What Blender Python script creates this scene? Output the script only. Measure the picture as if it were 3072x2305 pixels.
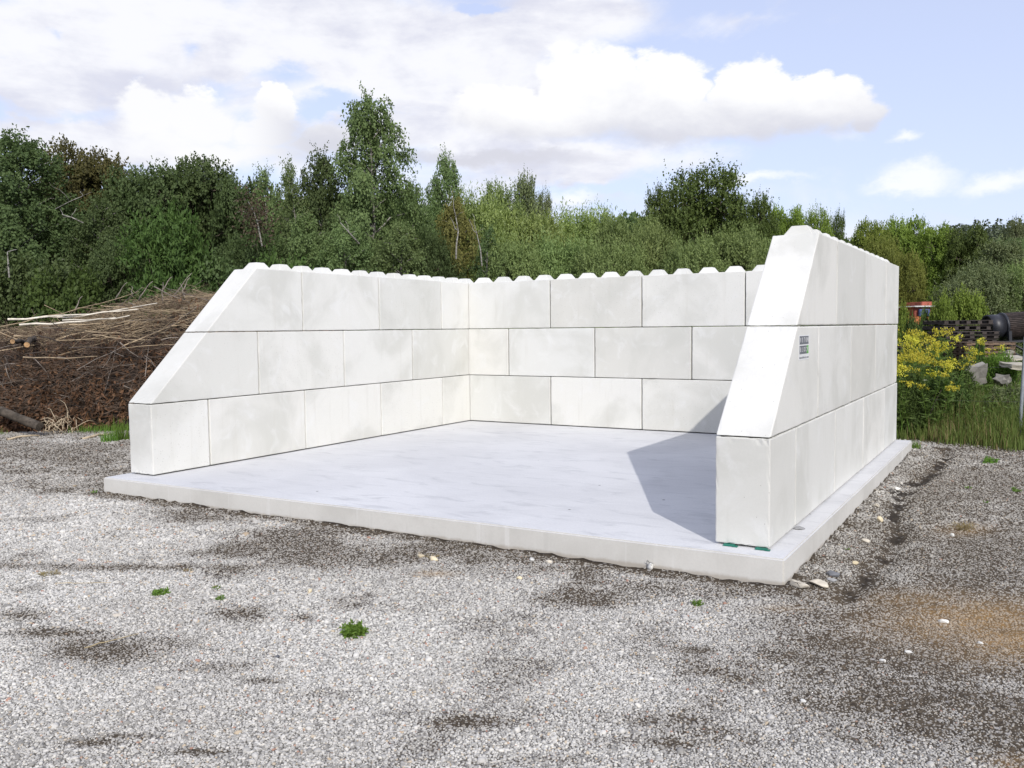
import bpy, bmesh, math, random
import numpy as np
from mathutils import Vector, Matrix

S = bpy.context.scene
for o in list(bpy.data.objects):
    bpy.data.objects.remove(o)
COL = S.collection
R_ = math.radians

# ------------------------------------------------------------------ camera
CAM = np.array([8.4304, -6.2447, 1.6168])
YAW, PITCH, ROLL, FPX = -.5383, -.0641, -.0109, 2614.02      # FPX: focal length in pixels of a 3072 wide frame
_sy, _cy = math.sin(YAW), math.cos(YAW)
FW = np.array([_sy*math.cos(PITCH), _cy*math.cos(PITCH), math.sin(PITCH)])
_r = np.array([_cy, -_sy, 0.0]); _u = np.cross(_r, FW)
RT = _r*math.cos(ROLL) + _u*math.sin(ROLL)
UP = -_r*math.sin(ROLL) + _u*math.cos(ROLL)
cd = bpy.data.cameras.new('camera'); cam = bpy.data.objects.new('camera', cd); COL.objects.link(cam)
cam.matrix_world = Matrix(((RT[0], UP[0], -FW[0], CAM[0]), (RT[1], UP[1], -FW[1], CAM[1]), (RT[2], UP[2], -FW[2], CAM[2]), (0, 0, 0, 1)))
cd.sensor_width = 36; cd.lens = FPX/3072*36; cd.clip_start = .05; cd.clip_end = 3000
S.camera = cam
KPX = 3072/2212
def ray(u, v):            # direction through a point measured on the 2212 px wide view of the photograph
    return FW + (u*KPX-1536)/FPX*RT - (v*KPX-1152.5)/FPX*UP
def at(u, v, d): return CAM + ray(u, v)*d
def ground_pt(u, v, z=-.18):
    d = ray(u, v); return CAM + d*(z-CAM[2])/d[2]
def px_to_m(px, d): return px*KPX/FPX*d

# ------------------------------------------------------------------ render settings, sun
SUN_AZ, SUN_EL = R_(135.3), R_(34.3)
vs = S.view_settings
S.display_settings.display_device = 'sRGB'
vs.view_transform = 'Standard'; vs.look = 'None'; vs.exposure = .58; vs.gamma = 1
vs.use_curve_mapping = False
S.render.engine = 'CYCLES'
S.cycles.max_bounces = 6; S.cycles.diffuse_bounces = 4; S.cycles.transmission_bounces = 4; S.cycles.transparent_max_bounces = 4
S.cycles.sample_clamp_indirect = 6
tosun = Vector((math.sin(SUN_AZ)*math.cos(SUN_EL), math.cos(SUN_AZ)*math.cos(SUN_EL), math.sin(SUN_EL)))
sl = bpy.data.lights.new('sun', 'SUN'); sun = bpy.data.objects.new('sun', sl); COL.objects.link(sun)
sl.energy = 2.2; sl.angle = R_(.53); sl.color = (1, .965, .91)
sun.rotation_euler = tosun.to_track_quat('Z', 'Y').to_euler()

# ------------------------------------------------------------------ node helpers
def N(nt, t, ins=None, **props):
    n = nt.nodes.new(t)
    for k, v in props.items(): setattr(n, k, v)
    for k, v in (ins or {}).items():
        if isinstance(v, bpy.types.NodeSocket): nt.links.new(v, n.inputs[k])
        else: n.inputs[k].default_value = v
    return n
def MA(nt, op, a, b=None, c=None, clamp=False):
    n = nt.nodes.new('ShaderNodeMath'); n.operation = op; n.use_clamp = clamp
    for i, v in enumerate((a, b, c)):
        if v is None: continue
        if isinstance(v, bpy.types.NodeSocket): nt.links.new(v, n.inputs[i])
        else: n.inputs[i].default_value = v
    return n.outputs[0]
def VM(nt, op, a, b=None):
    n = nt.nodes.new('ShaderNodeVectorMath'); n.operation = op
    for i, v in enumerate((a, b)):
        if v is None: continue
        if isinstance(v, bpy.types.NodeSocket): nt.links.new(v, n.inputs[i])
        else: n.inputs[i].default_value = v
    return n.outputs['Value'] if op == 'LENGTH' else n.outputs[0]
def MR(nt, v, a, b, c=0.0, d=1.0, smooth=True):
    n = N(nt, 'ShaderNodeMapRange', {0: v, 1: a, 2: b, 3: c, 4: d}, interpolation_type='SMOOTHSTEP' if smooth else 'LINEAR')
    return n.outputs[0]
def MIX(nt, f, a, b, blend='MIX'):
    n = nt.nodes.new('ShaderNodeMix'); n.data_type = 'RGBA'; n.blend_type = blend
    for k, v in ((0, f), (6, a), (7, b)):
        if isinstance(v, bpy.types.NodeSocket): nt.links.new(v, n.inputs[k])
        elif k == 0: n.inputs[k].default_value = v
        else: n.inputs[k].default_value = (*v, 1) if len(v) == 3 else v
    return n.outputs[2]
def RAMP(nt, f, stops, interp='LINEAR'):
    n = nt.nodes.new('ShaderNodeValToRGB'); n.color_ramp.interpolation = interp
    e = n.color_ramp.elements
    while len(e) < len(stops): e.new(.5)
    for i, (p, c) in enumerate(stops): e[i].position = p; e[i].color = (*c, 1)
    nt.links.new(f, n.inputs[0]); return n.outputs[0]
def NOISE(nt, vec, scale, detail=3, rough=.5, dist=0.0, out=0):
    n = N(nt, 'ShaderNodeTexNoise', {'Scale': scale, 'Detail': detail, 'Roughness': rough, 'Distortion': dist})
    nt.links.new(vec, n.inputs['Vector']); return n.outputs[out]

# ------------------------------------------------------------------ sky
def build_sky():
    w = bpy.data.worlds.new('World'); S.world = w; w.use_nodes = True
    nt = w.node_tree; nt.nodes.clear()
    sky = N(nt, 'ShaderNodeTexSky', sky_type='NISHITA', sun_disc=False, sun_elevation=SUN_EL, sun_rotation=SUN_AZ,
            air_density=1.0, dust_density=1.2, ozone_density=1.6)
    gen = N(nt, 'ShaderNodeTexCoord').outputs['Generated']
    rot = N(nt, 'ShaderNodeVectorRotate', {'Angle': YAW}, rotation_type='Z_AXIS'); nt.links.new(gen, rot.inputs['Vector'])
    d = VM(nt, 'NORMALIZE', rot.outputs[0])
    sx = N(nt, 'ShaderNodeSeparateXYZ'); nt.links.new(d, sx.inputs[0])
    az = MA(nt, 'ARCTAN2', sx.outputs[0], sx.outputs[1]); el = MA(nt, 'ARCSINE', sx.outputs[2])
    V = N(nt, 'ShaderNodeCombineXYZ', {0: az, 1: el}).outputs[0]
    stretch = VM(nt, 'MULTIPLY', d, (1, 1, 1.7))
    wc = NOISE(nt, stretch, 7, 9, .62, out=1)
    wv = VM(nt, 'MULTIPLY', VM(nt, 'SUBTRACT', wc, (.5, .5, .5)), (.085, .07, 0))
    wc2 = NOISE(nt, stretch, 26, 5, .6, out=1)
    wv2 = VM(nt, 'MULTIPLY', VM(nt, 'SUBTRACT', wc2, (.5, .5, .5)), (.03, .028, 0))
    Vw = VM(nt, 'ADD', VM(nt, 'ADD', V, wv), wv2)
    def ae(u, v):
        r = ray(u, v); r = r/np.linalg.norm(r)
        return math.atan2(r[0], r[1])-YAW, math.asin(r[2])
    def blob(vec, u, v, ru, rv):
        a, e = ae(u, v); a2, _ = ae(u+ru, v); _, e2 = ae(u, v-rv)
        q = VM(nt, 'MULTIPLY', VM(nt, 'SUBTRACT', vec, (a, e, 0)), (1/abs(a2-a), 1/abs(e2-e), 0))
        return MA(nt, 'SUBTRACT', 1.0, VM(nt, 'LENGTH', q))
    crisp = [(1290, 205, 150, 112), (1430, 195, 130, 100), (1630, 225, 115, 108), (1735, 220, 110, 92), (1812, 228, 78, 88), (1862, 262, 48, 46),
             (1500, 262, 330, 66), (1190, 250, 240, 74), (590, 232, 50, 52), (330, 262, 92, 82), (440, 262, 110, 78), (560, 285, 130, 62),
             (470, 330, 280, 56), (1050, 352, 330, 26), (690, 315, 130, 44)]
    c = None
    for b in crisp:
        k = blob(Vw, *b); c = k if c is None else MA(nt, 'MAXIMUM', c, k)
    # further heaped clouds all round the horizon, outside the frame too
    far = MA(nt, 'MULTIPLY', MA(nt, 'SUBTRACT', NOISE(nt, VM(nt, 'ADD', stretch, (3.1, 7.7, 1.3)), 2.6, 8, .55), .57), 3.2)
    out_of_view = MR(nt, MA(nt, 'ABSOLUTE', az), .62, .85)
    far = MA(nt, 'SUBTRACT', far, MA(nt, 'MULTIPLY', MA(nt, 'SUBTRACT', 1.0, out_of_view), 2.0))
    c = MA(nt, 'MAXIMUM', c, far)
    small = None
    for b in ((1990, 384, 135, 44), (1950, 396, 120, 26), (2170, 392, 130, 38), (1943, 313, 52, 24), (1225, 440, 80, 30), (1640, 395, 200, 22)):
        k = blob(Vw, *b); small = k if small is None else MA(nt, 'MAXIMUM', small, k)
    # soft veil: noise cover plus bias (cloud / blue holes)
    n2 = NOISE(nt, VM(nt, 'MULTIPLY', d, (1, 1, 2.4)), 3.6, 8, .56, .4)
    bias = None
    for s, b in ((.5, (50, 195, 170, 60)), (.4, (850, 195, 110, 50)), (.42, (150, 60, 420, 170)), (.40, (700, 80, 420, 140)), (.34, (1050, 180, 300, 160)), (.30, (1250, 40, 300, 90)), (.30, (300, 330, 420, 90)),
                 (.26, (1250, 345, 380, 60)), (.16, (1650, 40, 260, 50)), (-.5, (2080, 170, 300, 230)), (-.42, (2150, 330, 420, 130)), (-.40, (1850, 120, 220, 90)), (-.22, (610, 165, 90, 45)),
                 (-.24, (700, 240, 100, 34)), (-.28, (110, 75, 50, 40)), (-.26, (430, 110, 40, 60)), (-.30, (1060, 20, 70, 24)), (-.32, (1520, 130, 120, 50)), (-.25, (1250, 425, 200, 22)), (.25, (900, 300, 300, 60)), (.3, (80, 300, 300, 60))):
        k = MA(nt, 'MULTIPLY', MA(nt, 'MAXIMUM', blob(Vw, *b), 0.0), s)
        bias = k if bias is None else MA(nt, 'ADD', bias, k)
    soft = MR(nt, MA(nt, 'ADD', n2, bias), .48, .70)
    n4 = NOISE(nt, VM(nt, 'MULTIPLY', d, (1, 1, 3.0)), 5.5, 7, .6, .3)
    n5 = NOISE(nt, stretch, 11, 7, .6, .2)
    blue = MIX(nt, MR(nt, el, .0, .36, .66, .56, False), MIX(nt, 1.0, sky.outputs[0], (.1, .1, .1), 'MULTIPLY'), (.565, .60, .80))
    softc = MIX(nt, MR(nt, MA(nt, 'ADD', MA(nt, 'MULTIPLY', n4, .6), MA(nt, 'MULTIPLY', n5, .4)), .38, .58), (.50, .505, .575), (.665, .665, .685))
    _, e_lo = ae(1300, 350); _, e_hi = ae(1300, 205)
    lit = MA(nt, 'ADD', MR(nt, el, e_lo, e_hi, 0, 1, False), MA(nt, 'MULTIPLY', MA(nt, 'SUBTRACT', n5, .5), 1.1))
    lit = MA(nt, 'MAXIMUM', lit, MR(nt, az, -.18, -.3, 0, .8))
    crispc = MIX(nt, MR(nt, lit, .15, 1.0), (.475, .48, .535), (.695, .695, .70))
    col = MIX(nt, MA(nt, 'MULTIPLY', soft, .92), blue, softc)
    col = MIX(nt, MR(nt, MA(nt, 'ADD', small, MA(nt, 'MULTIPLY', MA(nt, 'SUBTRACT', n5, .5), .9)), .05, .95, 0, .72), col, (.72, .72, .735))
    soft_edge = MA(nt, 'ADD', MR(nt, el, e_hi, e_lo, .05, .75, False), MA(nt, 'MULTIPLY', NOISE(nt, stretch, 4.5, 4, .6), .22))
    k = N(nt, 'ShaderNodeMapRange', {0: c, 1: 0.0, 2: soft_edge, 3: 0.0, 4: .97}, interpolation_type='SMOOTHSTEP').outputs[0]
    col = MIX(nt, k, col, crispc)
    down = MR(nt, el, -.02, .0)
    col = MIX(nt, down, (.25, .25, .22), col)
    bg = N(nt, 'ShaderNodeBackground', {'Strength': .1})
    nt.links.new(MIX(nt, 1.0, col, (10, 10, 10), 'MULTIPLY'), bg.inputs['Color'])
    o = N(nt, 'ShaderNodeOutputWorld'); nt.links.new(bg.outputs[0], o.inputs[0])
    w.cycles.sampling_method = 'MANUAL'; w.cycles.sample_map_resolution = 512
build_sky()

# ------------------------------------------------------------------ object helpers
def link(name, data, parent=None, loc=None, **props):
    o = bpy.data.objects.new(name, data); COL.objects.link(o)
    if parent is not None: o.parent = parent
    if loc is not None: o.location = [float(q) for q in loc]
    for k, v in props.items(): o[k] = v
    return o
def thing(name, label, category, loc=(0, 0, 0), rz=0, group=None, data=None):
    o = link(name, data, None, loc, label=label, category=category, kind='thing')
    o.rotation_euler = (0, 0, rz)
    if group: o['group'] = group
    return o
def mesh_np(name, verts, faces, mats=(), smooth=False):
    """verts (n,3) array, faces (m,k) array of equal sized polygons"""
    me = bpy.data.meshes.new(name)
    verts = np.asarray(verts, np.float32); faces = np.asarray(faces, np.int32)
    m, k = faces.shape
    me.vertices.add(len(verts)); me.vertices.foreach_set('co', verts.ravel())
    me.loops.add(m*k); me.loops.foreach_set('vertex_index', faces.ravel())
    me.polygons.add(m); me.polygons.foreach_set('loop_start', np.arange(0, m*k, k, dtype=np.int32))
    if smooth: me.polygons.foreach_set('use_smooth', np.ones(m, bool))
    me.update(calc_edges=True)
    for q in mats: me.materials.append(q)
    return me
def mesh_bm(name, bm, mats=(), smooth=False):
    me = bpy.data.meshes.new(name); bm.normal_update(); bm.to_mesh(me); bm.free()
    if smooth:
        me.polygons.foreach_set('use_smooth', np.ones(len(me.polygons), bool))
    for q in mats: me.materials.append(q)
    return me
def box_bm(x0, x1, y0, y1, z0, z1, bm=None, mat=0):
    bm = bm or bmesh.new()
    v = [bm.verts.new(p) for p in ((x0, y0, z0), (x1, y0, z0), (x1, y1, z0), (x0, y1, z0), (x0, y0, z1), (x1, y0, z1), (x1, y1, z1), (x0, y1, z1))]
    for f in ((3, 2, 1, 0), (4, 5, 6, 7), (0, 1, 5, 4), (1, 2, 6, 5), (2, 3, 7, 6), (3, 0, 4, 7)):
        bm.faces.new([v[i] for i in f]).material_index = mat
    return bm
def bevel(bm, w, seg=1):
    bmesh.ops.bevel(bm, geom=list(bm.edges), offset=w, segments=seg, affect='EDGES', profile=.5)
    return bm
class Tubes:
    """collects tapered tubes into one mesh"""
    def __init__(self): self.v = []; self.f = []; self.n = 0
    def add(self, pts, radii, sides=5):
        pts = np.asarray(pts, float); n = len(pts)
        tan = np.gradient(pts, axis=0); tan /= np.linalg.norm(tan, axis=1)[:, None]+1e-9
        ref = np.array([0, 0, 1.0]) if abs(tan[0][2]) < .9 else np.array([1.0, 0, 0])
        a = np.cross(tan, ref); a /= np.linalg.norm(a, axis=1)[:, None]+1e-9
        b = np.cross(tan, a)
        th = np.arange(sides)*2*math.pi/sides
        r = np.broadcast_to(np.asarray(radii, float), (n,))
        ring = pts[:, None]+r[:, None, None]*(np.cos(th)[None, :, None]*a[:, None]+np.sin(th)[None, :, None]*b[:, None])
        self.v.append(ring.reshape(-1, 3))
        i = np.arange(n-1)[:, None]*sides; j = np.arange(sides)[None]; j2 = (j+1) % sides
        q = np.stack([i+j, i+j2, i+sides+j2, i+sides+j], -1).reshape(-1, 4)
        self.f.append(q+self.n)
        cap0 = [self.n+k for k in range(sides)]; base = self.n+(n-1)*sides
        if sides >= 4:
            self.f.append(np.array([[cap0[0], cap0[3 % sides], cap0[2], cap0[1]]]))
            self.f.append(np.array([[base, base+1, base+2, base+3 % sides]]))
        self.n += n*sides
    def mesh(self, name, mats=(), smooth=True):
        return mesh_np(name, np.concatenate(self.v), np.concatenate(self.f), mats, smooth)
def leaf_mesh(name, C, A, L, Wd, rng, mats, fold=.15, nrm=None):
    n = len(C)
    A = A/(np.linalg.norm(A, axis=1)[:, None]+1e-9)
    r = rng.normal(size=(n, 3)) if nrm is None else nrm+rng.normal(0, .42, (n, 3)); P = np.cross(A, r); P /= np.linalg.norm(P, axis=1)[:, None]+1e-9
    Q = np.cross(A, P)
    L = np.broadcast_to(np.asarray(L, float), (n,))[:, None]; Wd = np.broadcast_to(np.asarray(Wd, float), (n,))[:, None]
    v = np.stack([C, C+A*L*.45+P*Wd*.5, C+A*L+Q*L*fold, C+A*L*.45-P*Wd*.5], 1).reshape(-1, 3)
    f = np.arange(n*4).reshape(n, 4)
    return mesh_np(name, v, f, mats)
def unit(v): return v/(np.linalg.norm(v, axis=-1)[..., None]+1e-9)

_lat = np.random.default_rng(11).random((256, 256))
def vnoise(x, y):
    xi = np.floor(x).astype(int); yi = np.floor(y).astype(int); fx = x-xi; fy = y-yi
    fx = fx*fx*(3-2*fx); fy = fy*fy*(3-2*fy)
    g = lambda a, b: _lat[a & 255, b & 255]
    return (g(xi, yi)*(1-fx)+g(xi+1, yi)*fx)*(1-fy)+(g(xi, yi+1)*(1-fx)+g(xi+1, yi+1)*fx)*fy
def fbm(x, y, o=4):
    s = 0; a = .5; t = 0
    for i in range(o):
        s = s+a*vnoise(x+17.3*i, y-9.1*i); t += a; a *= .5; x = x*2.03; y = y*2.03
    return s/t

# ------------------------------------------------------------------ materials
def new_mat(name):
    m = bpy.data.materials.new(name); m.use_nodes = True; nt = m.node_tree; nt.nodes.clear()
    out = N(nt, 'ShaderNodeOutputMaterial'); p = N(nt, 'ShaderNodeBsdfPrincipled')
    nt.links.new(p.outputs[0], out.inputs[0]); p.inputs['Roughness'].default_value = .85
    p.inputs['Specular IOR Level'].default_value = .25
    return m, nt, p, out
def setc(nt, p, c):
    if isinstance(c, bpy.types.NodeSocket): nt.links.new(c, p.inputs['Base Color'])
    else: p.inputs['Base Color'].default_value = (*c, 1)
def bump(nt, p, h, strength=.3, dist=.01):
    b = N(nt, 'ShaderNodeBump', {'Strength': strength, 'Distance': dist, 'Height': h}); nt.links.new(b.outputs[0], p.inputs['Normal'])
def objvec(nt):
    t = N(nt, 'ShaderNodeTexCoord').outputs['Object']
    r = N(nt, 'ShaderNodeObjectInfo').outputs['Random']
    k = N(nt, 'ShaderNodeCombineXYZ', {0: MA(nt, 'MULTIPLY', r, 57.0), 1: MA(nt, 'MULTIPLY', r, 31.0), 2: MA(nt, 'MULTIPLY', r, 83.0)}).outputs[0]
    return VM(nt, 'ADD', t, k), r

def concrete_mat():
    m, nt, p, out = new_mat('cast concrete')
    v, rnd = objvec(nt)
    big = NOISE(nt, v, 1.1, 5, .55, .5); mid = NOISE(nt, v, 3.2, 4, .6, .8); fine = NOISE(nt, v, 70, 4, .65)
    streak = NOISE(nt, VM(nt, 'MULTIPLY', v, (9, 9, .8)), 1.0, 5, .6)
    tone = RAMP(nt, rnd, [(0, (.585, .583, .545)), (.22, (.69, .68, .637)), (.42, (.62, .62, .587)), (.62, (.705, .695, .65)), (.82, (.645, .645, .615)), (1, (.59, .58, .535))])
    c = MIX(nt, MR(nt, big, .42, .66, 0, .65), tone, (.51, .507, .465))
    c = MIX(nt, MR(nt, mid, .52, .72, 0, .5), c, (.70, .70, .68))
    c = MIX(nt, MR(nt, streak, .56, .74, 0, .2), c, (.48, .46, .40))
    c = MIX(nt, MR(nt, fine, .3, .7, 0, .10), c, (.40, .40, .38))
    pit = N(nt, 'ShaderNodeTexVoronoi', {'Scale': 34.0, 'Randomness': 1.0}); nt.links.new(v, pit.inputs['Vector'])
    sel = MR(nt, N(nt, 'ShaderNodeSeparateColor', {0: pit.outputs['Color']}).outputs[0], .90, .91)
    holes = MA(nt, 'MULTIPLY', MR(nt, pit.outputs['Distance'], .06, .17, 1, 0), sel)
    c = MIX(nt, MA(nt, 'MULTIPLY', holes, .6), c, (.22, .20, .17))
    setc(nt, p, c); p.inputs['Roughness'].default_value = .8
    bump(nt, p, MA(nt, 'SUBTRACT', MA(nt, 'ADD', MA(nt, 'MULTIPLY', fine, .35), mid), MA(nt, 'MULTIPLY', holes, 1.5)), .22, .006)
    return m
def slab_mats():
    m, nt, p, out = new_mat('brushed slab concrete')
    t = N(nt, 'ShaderNodeTexCoord').outputs['Object']
    brush = NOISE(nt, VM(nt, 'MULTIPLY', t, (1.3, 26, 1)), 1.0, 6, .7, .3); big = NOISE(nt, t, .55, 5, .6, .6)
    sm = NOISE(nt, VM(nt, 'MULTIPLY', t, (1.2, 3.2, 1)), 1.6, 6, .62, .9); fine = NOISE(nt, t, 45, 4, .7)
    c = MIX(nt, MR(nt, big, .35, .65), (.575, .575, .58), (.65, .65, .652))
    c = MIX(nt, MR(nt, sm, .5, .75, 0, .75), c, (.44, .445, .455))
    c = MIX(nt, MR(nt, brush, .5, .75, 0, .5), c, (.72, .72, .73))
    c = MIX(nt, MR(nt, fine, .35, .75, 0, .22), c, (.38, .38, .39))
    sp = N(nt, 'ShaderNodeTexVoronoi', {'Scale': 5.0}); nt.links.new(t, sp.inputs['Vector'])
    sel = MR(nt, N(nt, 'ShaderNodeSeparateColor', {0: sp.outputs['Color']}).outputs[1], .93, .94)
    c = MIX(nt, MA(nt, 'MULTIPLY', MR(nt, sp.outputs['Distance'], .05, .09, 1, 0), sel), c, (.12, .11, .10))
    setc(nt, p, c); p.inputs['Roughness'].default_value = .75
    bump(nt, p, MA(nt, 'ADD', brush, fine), .18, .004)
    m2, nt, p, out = new_mat('formed slab edge concrete')
    t = N(nt, 'ShaderNodeTexCoord').outputs['Object']
    st = NOISE(nt, VM(nt, 'MULTIPLY', t, (6, 6, .25)), 1.0, 4, .6); big = NOISE(nt, t, 1.6, 5, .6); fine = NOISE(nt, t, 60, 4, .7)
    c = MIX(nt, MR(nt, big, .35, .65), (.53, .515, .475), (.60, .585, .545))
    c = MIX(nt, MR(nt, st, .6, .68, 0, .55), c, (.68, .67, .645))
    c = MIX(nt, MR(nt, st, .40, .33, 0, .3), c, (.45, .44, .405))
    c = MIX(nt, MR(nt, fine, .4, .75, 0, .16), c, (.38, .37, .34))
    sz = N(nt, 'ShaderNodeSeparateXYZ'); nt.links.new(t, sz.inputs[0])
    soil = MR(nt, MA(nt, 'ADD', sz.outputs[2], MA(nt, 'MULTIPLY', NOISE(nt, t, 9, 4, .7), .05)), -.125, -.155, 0, .55)
    c = MIX(nt, soil, c, (.30, .25, .19))
    setc(nt, p, c); bump(nt, p, MA(nt, 'ADD', big, MA(nt, 'MULTIPLY', fine, .4)), .2, .006)
    return m, m2
def leaf_mat(name, cols, trans=.3, gloss=.1):
    m, nt, p, out = new_mat(name)
    rnd = N(nt, 'ShaderNodeNewGeometry').outputs['Random Per Island']
    orr = N(nt, 'ShaderNodeObjectInfo').outputs['Random']
    t = N(nt, 'ShaderNodeTexCoord').outputs['Object']
    k = MA(nt, 'ADD', MA(nt, 'MULTIPLY', rnd, .45), MA(nt, 'MULTIPLY', NOISE(nt, t, .8, 3, .6), .75))
    k = MA(nt, 'SUBTRACT', k, .08)
    c = RAMP(nt, k, [(i/(len(cols)-1), q) for i, q in enumerate(cols)])
    hs = N(nt, 'ShaderNodeHueSaturation', {'Hue': MR(nt, orr, 0, 1, .488, .512, False), 'Value': MR(nt, orr, 0, 1, .86, 1.16, False), 'Color': c}).outputs[0]
    setc(nt, p, hs); p.inputs['Roughness'].default_value = .5; p.inputs['Specular IOR Level'].default_value = gloss
    tr = N(nt, 'ShaderNodeBsdfTranslucent'); nt.links.new(MIX(nt, 1.0, hs, (1.1, 1.15, .7), 'MULTIPLY'), tr.inputs[0])
    mx = N(nt, 'ShaderNodeMixShader', {0: trans}); nt.links.new(p.outputs[0], mx.inputs[1]); nt.links.new(tr.outputs[0], mx.inputs[2])
    nt.links.new(mx.outputs[0], out.inputs[0])
    return m
def plain(name, col, rough=.8, var=.25, scale=8, spec=.25, metal=0, stretch=(1, 1, 1)):
    m, nt, p, out = new_mat(name)
    v, rnd = objvec(nt)
    n = NOISE(nt, VM(nt, 'MULTIPLY', v, stretch), scale, 5, .65, .4)
    lo = tuple(c*(1-var) for c in col); hi = tuple(min(1, c*(1+var)) for c in col)
    c = MIX(nt, MR(nt, n, .3, .7), lo, hi)
    c = MIX(nt, 1.0, c, RAMP(nt, rnd, [(0, (.82, .82, .82)), (1, (1.1, 1.09, 1.06))]), 'MULTIPLY')
    setc(nt, p, c); p.inputs['Roughness'].default_value = rough; p.inputs['Specular IOR Level'].default_value = spec; p.inputs['Metallic'].default_value = metal
    bump(nt, p, n, .25, .004)
    return m
def bark_birch():
    m, nt, p, out = new_mat('birch bark')
    t = N(nt, 'ShaderNodeTexCoord').outputs['Object']
    n = NOISE(nt, VM(nt, 'MULTIPLY', t, (3, 3, 9)), 2, 5, .7)
    setc(nt, p, RAMP(nt, n, [(.36, (.06, .05, .04)), (.50, (.22, .21, .185)), (.70, (.42, .40, .36))])); return m

M_CON = concrete_mat(); M_SLAB, M_SLABE = slab_mats()
M_BARK = plain('grey brown bark', (.11, .09, .07), .9, .4, 12); M_BIRCH = bark_birch()
L_DARK = leaf_mat('dark deciduous leaves', [(0.045, 0.069, 0.026), (0.070, 0.103, 0.039), (0.100, 0.140, 0.054), (0.140, 0.189, 0.071)])
L_OAK = leaf_mat('oak leaves turning', [(0.061, 0.063, 0.023), (0.094, 0.094, 0.033), (0.134, 0.128, 0.045), (0.188, 0.171, 0.061)])
L_BIRCH = leaf_mat('birch leaves', [(0.074, 0.108, 0.043), (0.114, 0.161, 0.062), (0.164, 0.220, 0.085), (0.231, 0.294, 0.114)], .3)
L_BIRCHY = leaf_mat('yellowing birch leaves', [(0.093, 0.099, 0.030), (0.145, 0.148, 0.045), (0.208, 0.202, 0.062), (0.292, 0.270, 0.083)])
L_WIL = leaf_mat('sallow leaves', [(0.101, 0.143, 0.052), (0.159, 0.213, 0.077), (0.227, 0.291, 0.106), (0.317, 0.389, 0.141)], .3)
L_WILL = leaf_mat('light willow leaves', [(0.128, 0.173, 0.052), (0.199, 0.257, 0.077), (0.286, 0.351, 0.105), (0.402, 0.470, 0.141)], .35, .4)
L_WILY = leaf_mat('yellowish willow leaves', [(.095, .115, .030), (.165, .190, .046), (.225, .245, .062), (.32, .33, .085)], .35)
L_ALD = leaf_mat('alder leaves', [(0.052, 0.080, 0.024), (0.081, 0.119, 0.034), (0.115, 0.161, 0.046), (0.162, 0.216, 0.062)], .3)
L_SUN = leaf_mat('bright deciduous leaves', [(0.097, 0.139, 0.027), (0.152, 0.208, 0.041), (0.218, 0.284, 0.056), (0.306, 0.380, 0.075)], .35)
L_FERN = leaf_mat('fresh green leaves', [(0.039, 0.067, 0.018), (0.062, 0.101, 0.028), (0.087, 0.136, 0.037), (0.124, 0.184, 0.052)])
L_GREY = leaf_mat('grey green leaves', [(0.085, 0.110, 0.052), (0.131, 0.164, 0.077), (0.189, 0.224, 0.106), (0.265, 0.299, 0.142)])
L_DEAD = leaf_mat('withered brown leaves', [(.030, .017, .013), (.090, .048, .032), (.175, .088, .055), (.34, .20, .11)], .2)
L_BROWN = leaf_mat('dry grey brown leaves', [(.04, .03, .022), (.07, .052, .036), (.10, .075, .052), (.14, .11, .075)], .2)
L_CONI = leaf_mat('conifer needles', [(0.044, 0.058, 0.036), (0.068, 0.086, 0.054), (0.098, 0.118, 0.074), (0.138, 0.158, 0.099)], .1)
L_GRASS = leaf_mat('meadow grass blades', [(0.086, 0.123, 0.034), (0.135, 0.184, 0.052), (0.192, 0.251, 0.071), (0.270, 0.336, 0.095)], .35)
L_DRY = leaf_mat('dry grass blades', [(0.140, 0.100, 0.050), (0.220, 0.170, 0.085), (0.320, 0.250, 0.130), (0.400, 0.330, 0.180)], .3)
L_WEED = leaf_mat('weed leaves', [(0.078, 0.143, 0.028), (0.121, 0.213, 0.041), (0.173, 0.291, 0.056), (0.243, 0.390, 0.075)], .35)
L_HERB = leaf_mat('tall herb leaves', [(0.057, 0.091, 0.025), (0.088, 0.135, 0.037), (0.127, 0.185, 0.050), (0.178, 0.247, 0.068)], .35)
L_GOLD = leaf_mat('goldenrod blossom', [(.24, .26, .03), (.48, .45, .05), (.64, .58, .08), (.72, .66, .16)], .3)
L_WHITE = leaf_mat('white umbel blossom', [(.6, .6, .48), (.7, .7, .58), (.75, .76, .65), (.8, .8, .72)], .3)

# ------------------------------------------------------------------ ground
W, D, T = 6.44, 6.42, .40           # inner width and depth of the bay, wall thickness
SLAB = [(-.46, -.30), (6.995, -.195), (7.03, 6.91), (-.5, 6.95)]
def base_z(x, y):
    return -.19+.003*np.clip(7-x, -2, 14)+.0085*np.clip(y, 0, 8)
def slab_edge(x, y):
    """distance outside the slab outline (negative inside)"""
    d = -1e9*np.ones_like(x)
    for i in range(4):
        a, b = np.array(SLAB[i]), np.array(SLAB[(i+1) % 4]); t = (b-a)/np.linalg.norm(b-a)
        d = np.maximum(d, (x-a[0])*t[1]-(y-a[1])*t[0])
    return d
BP0 = np.array([-5.58, 3.59]); BE1 = np.array([.825, .567]); BE2 = np.array([-.567, .825])   # front foot of the brush heap, along it, into it
def veg_of(x, y):
    right = y-(7.62-.175*(x-6.83))
    left = (x-BP0[0])*BE2[0]+(y-BP0[1])*BE2[1]-.05
    v = np.where(x > 3, right, np.where(x < -1.5, left, np.maximum(right, -.5)))
    return v+(fbm(x*1.3, y*1.3, 3)-.5)*.7
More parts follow.
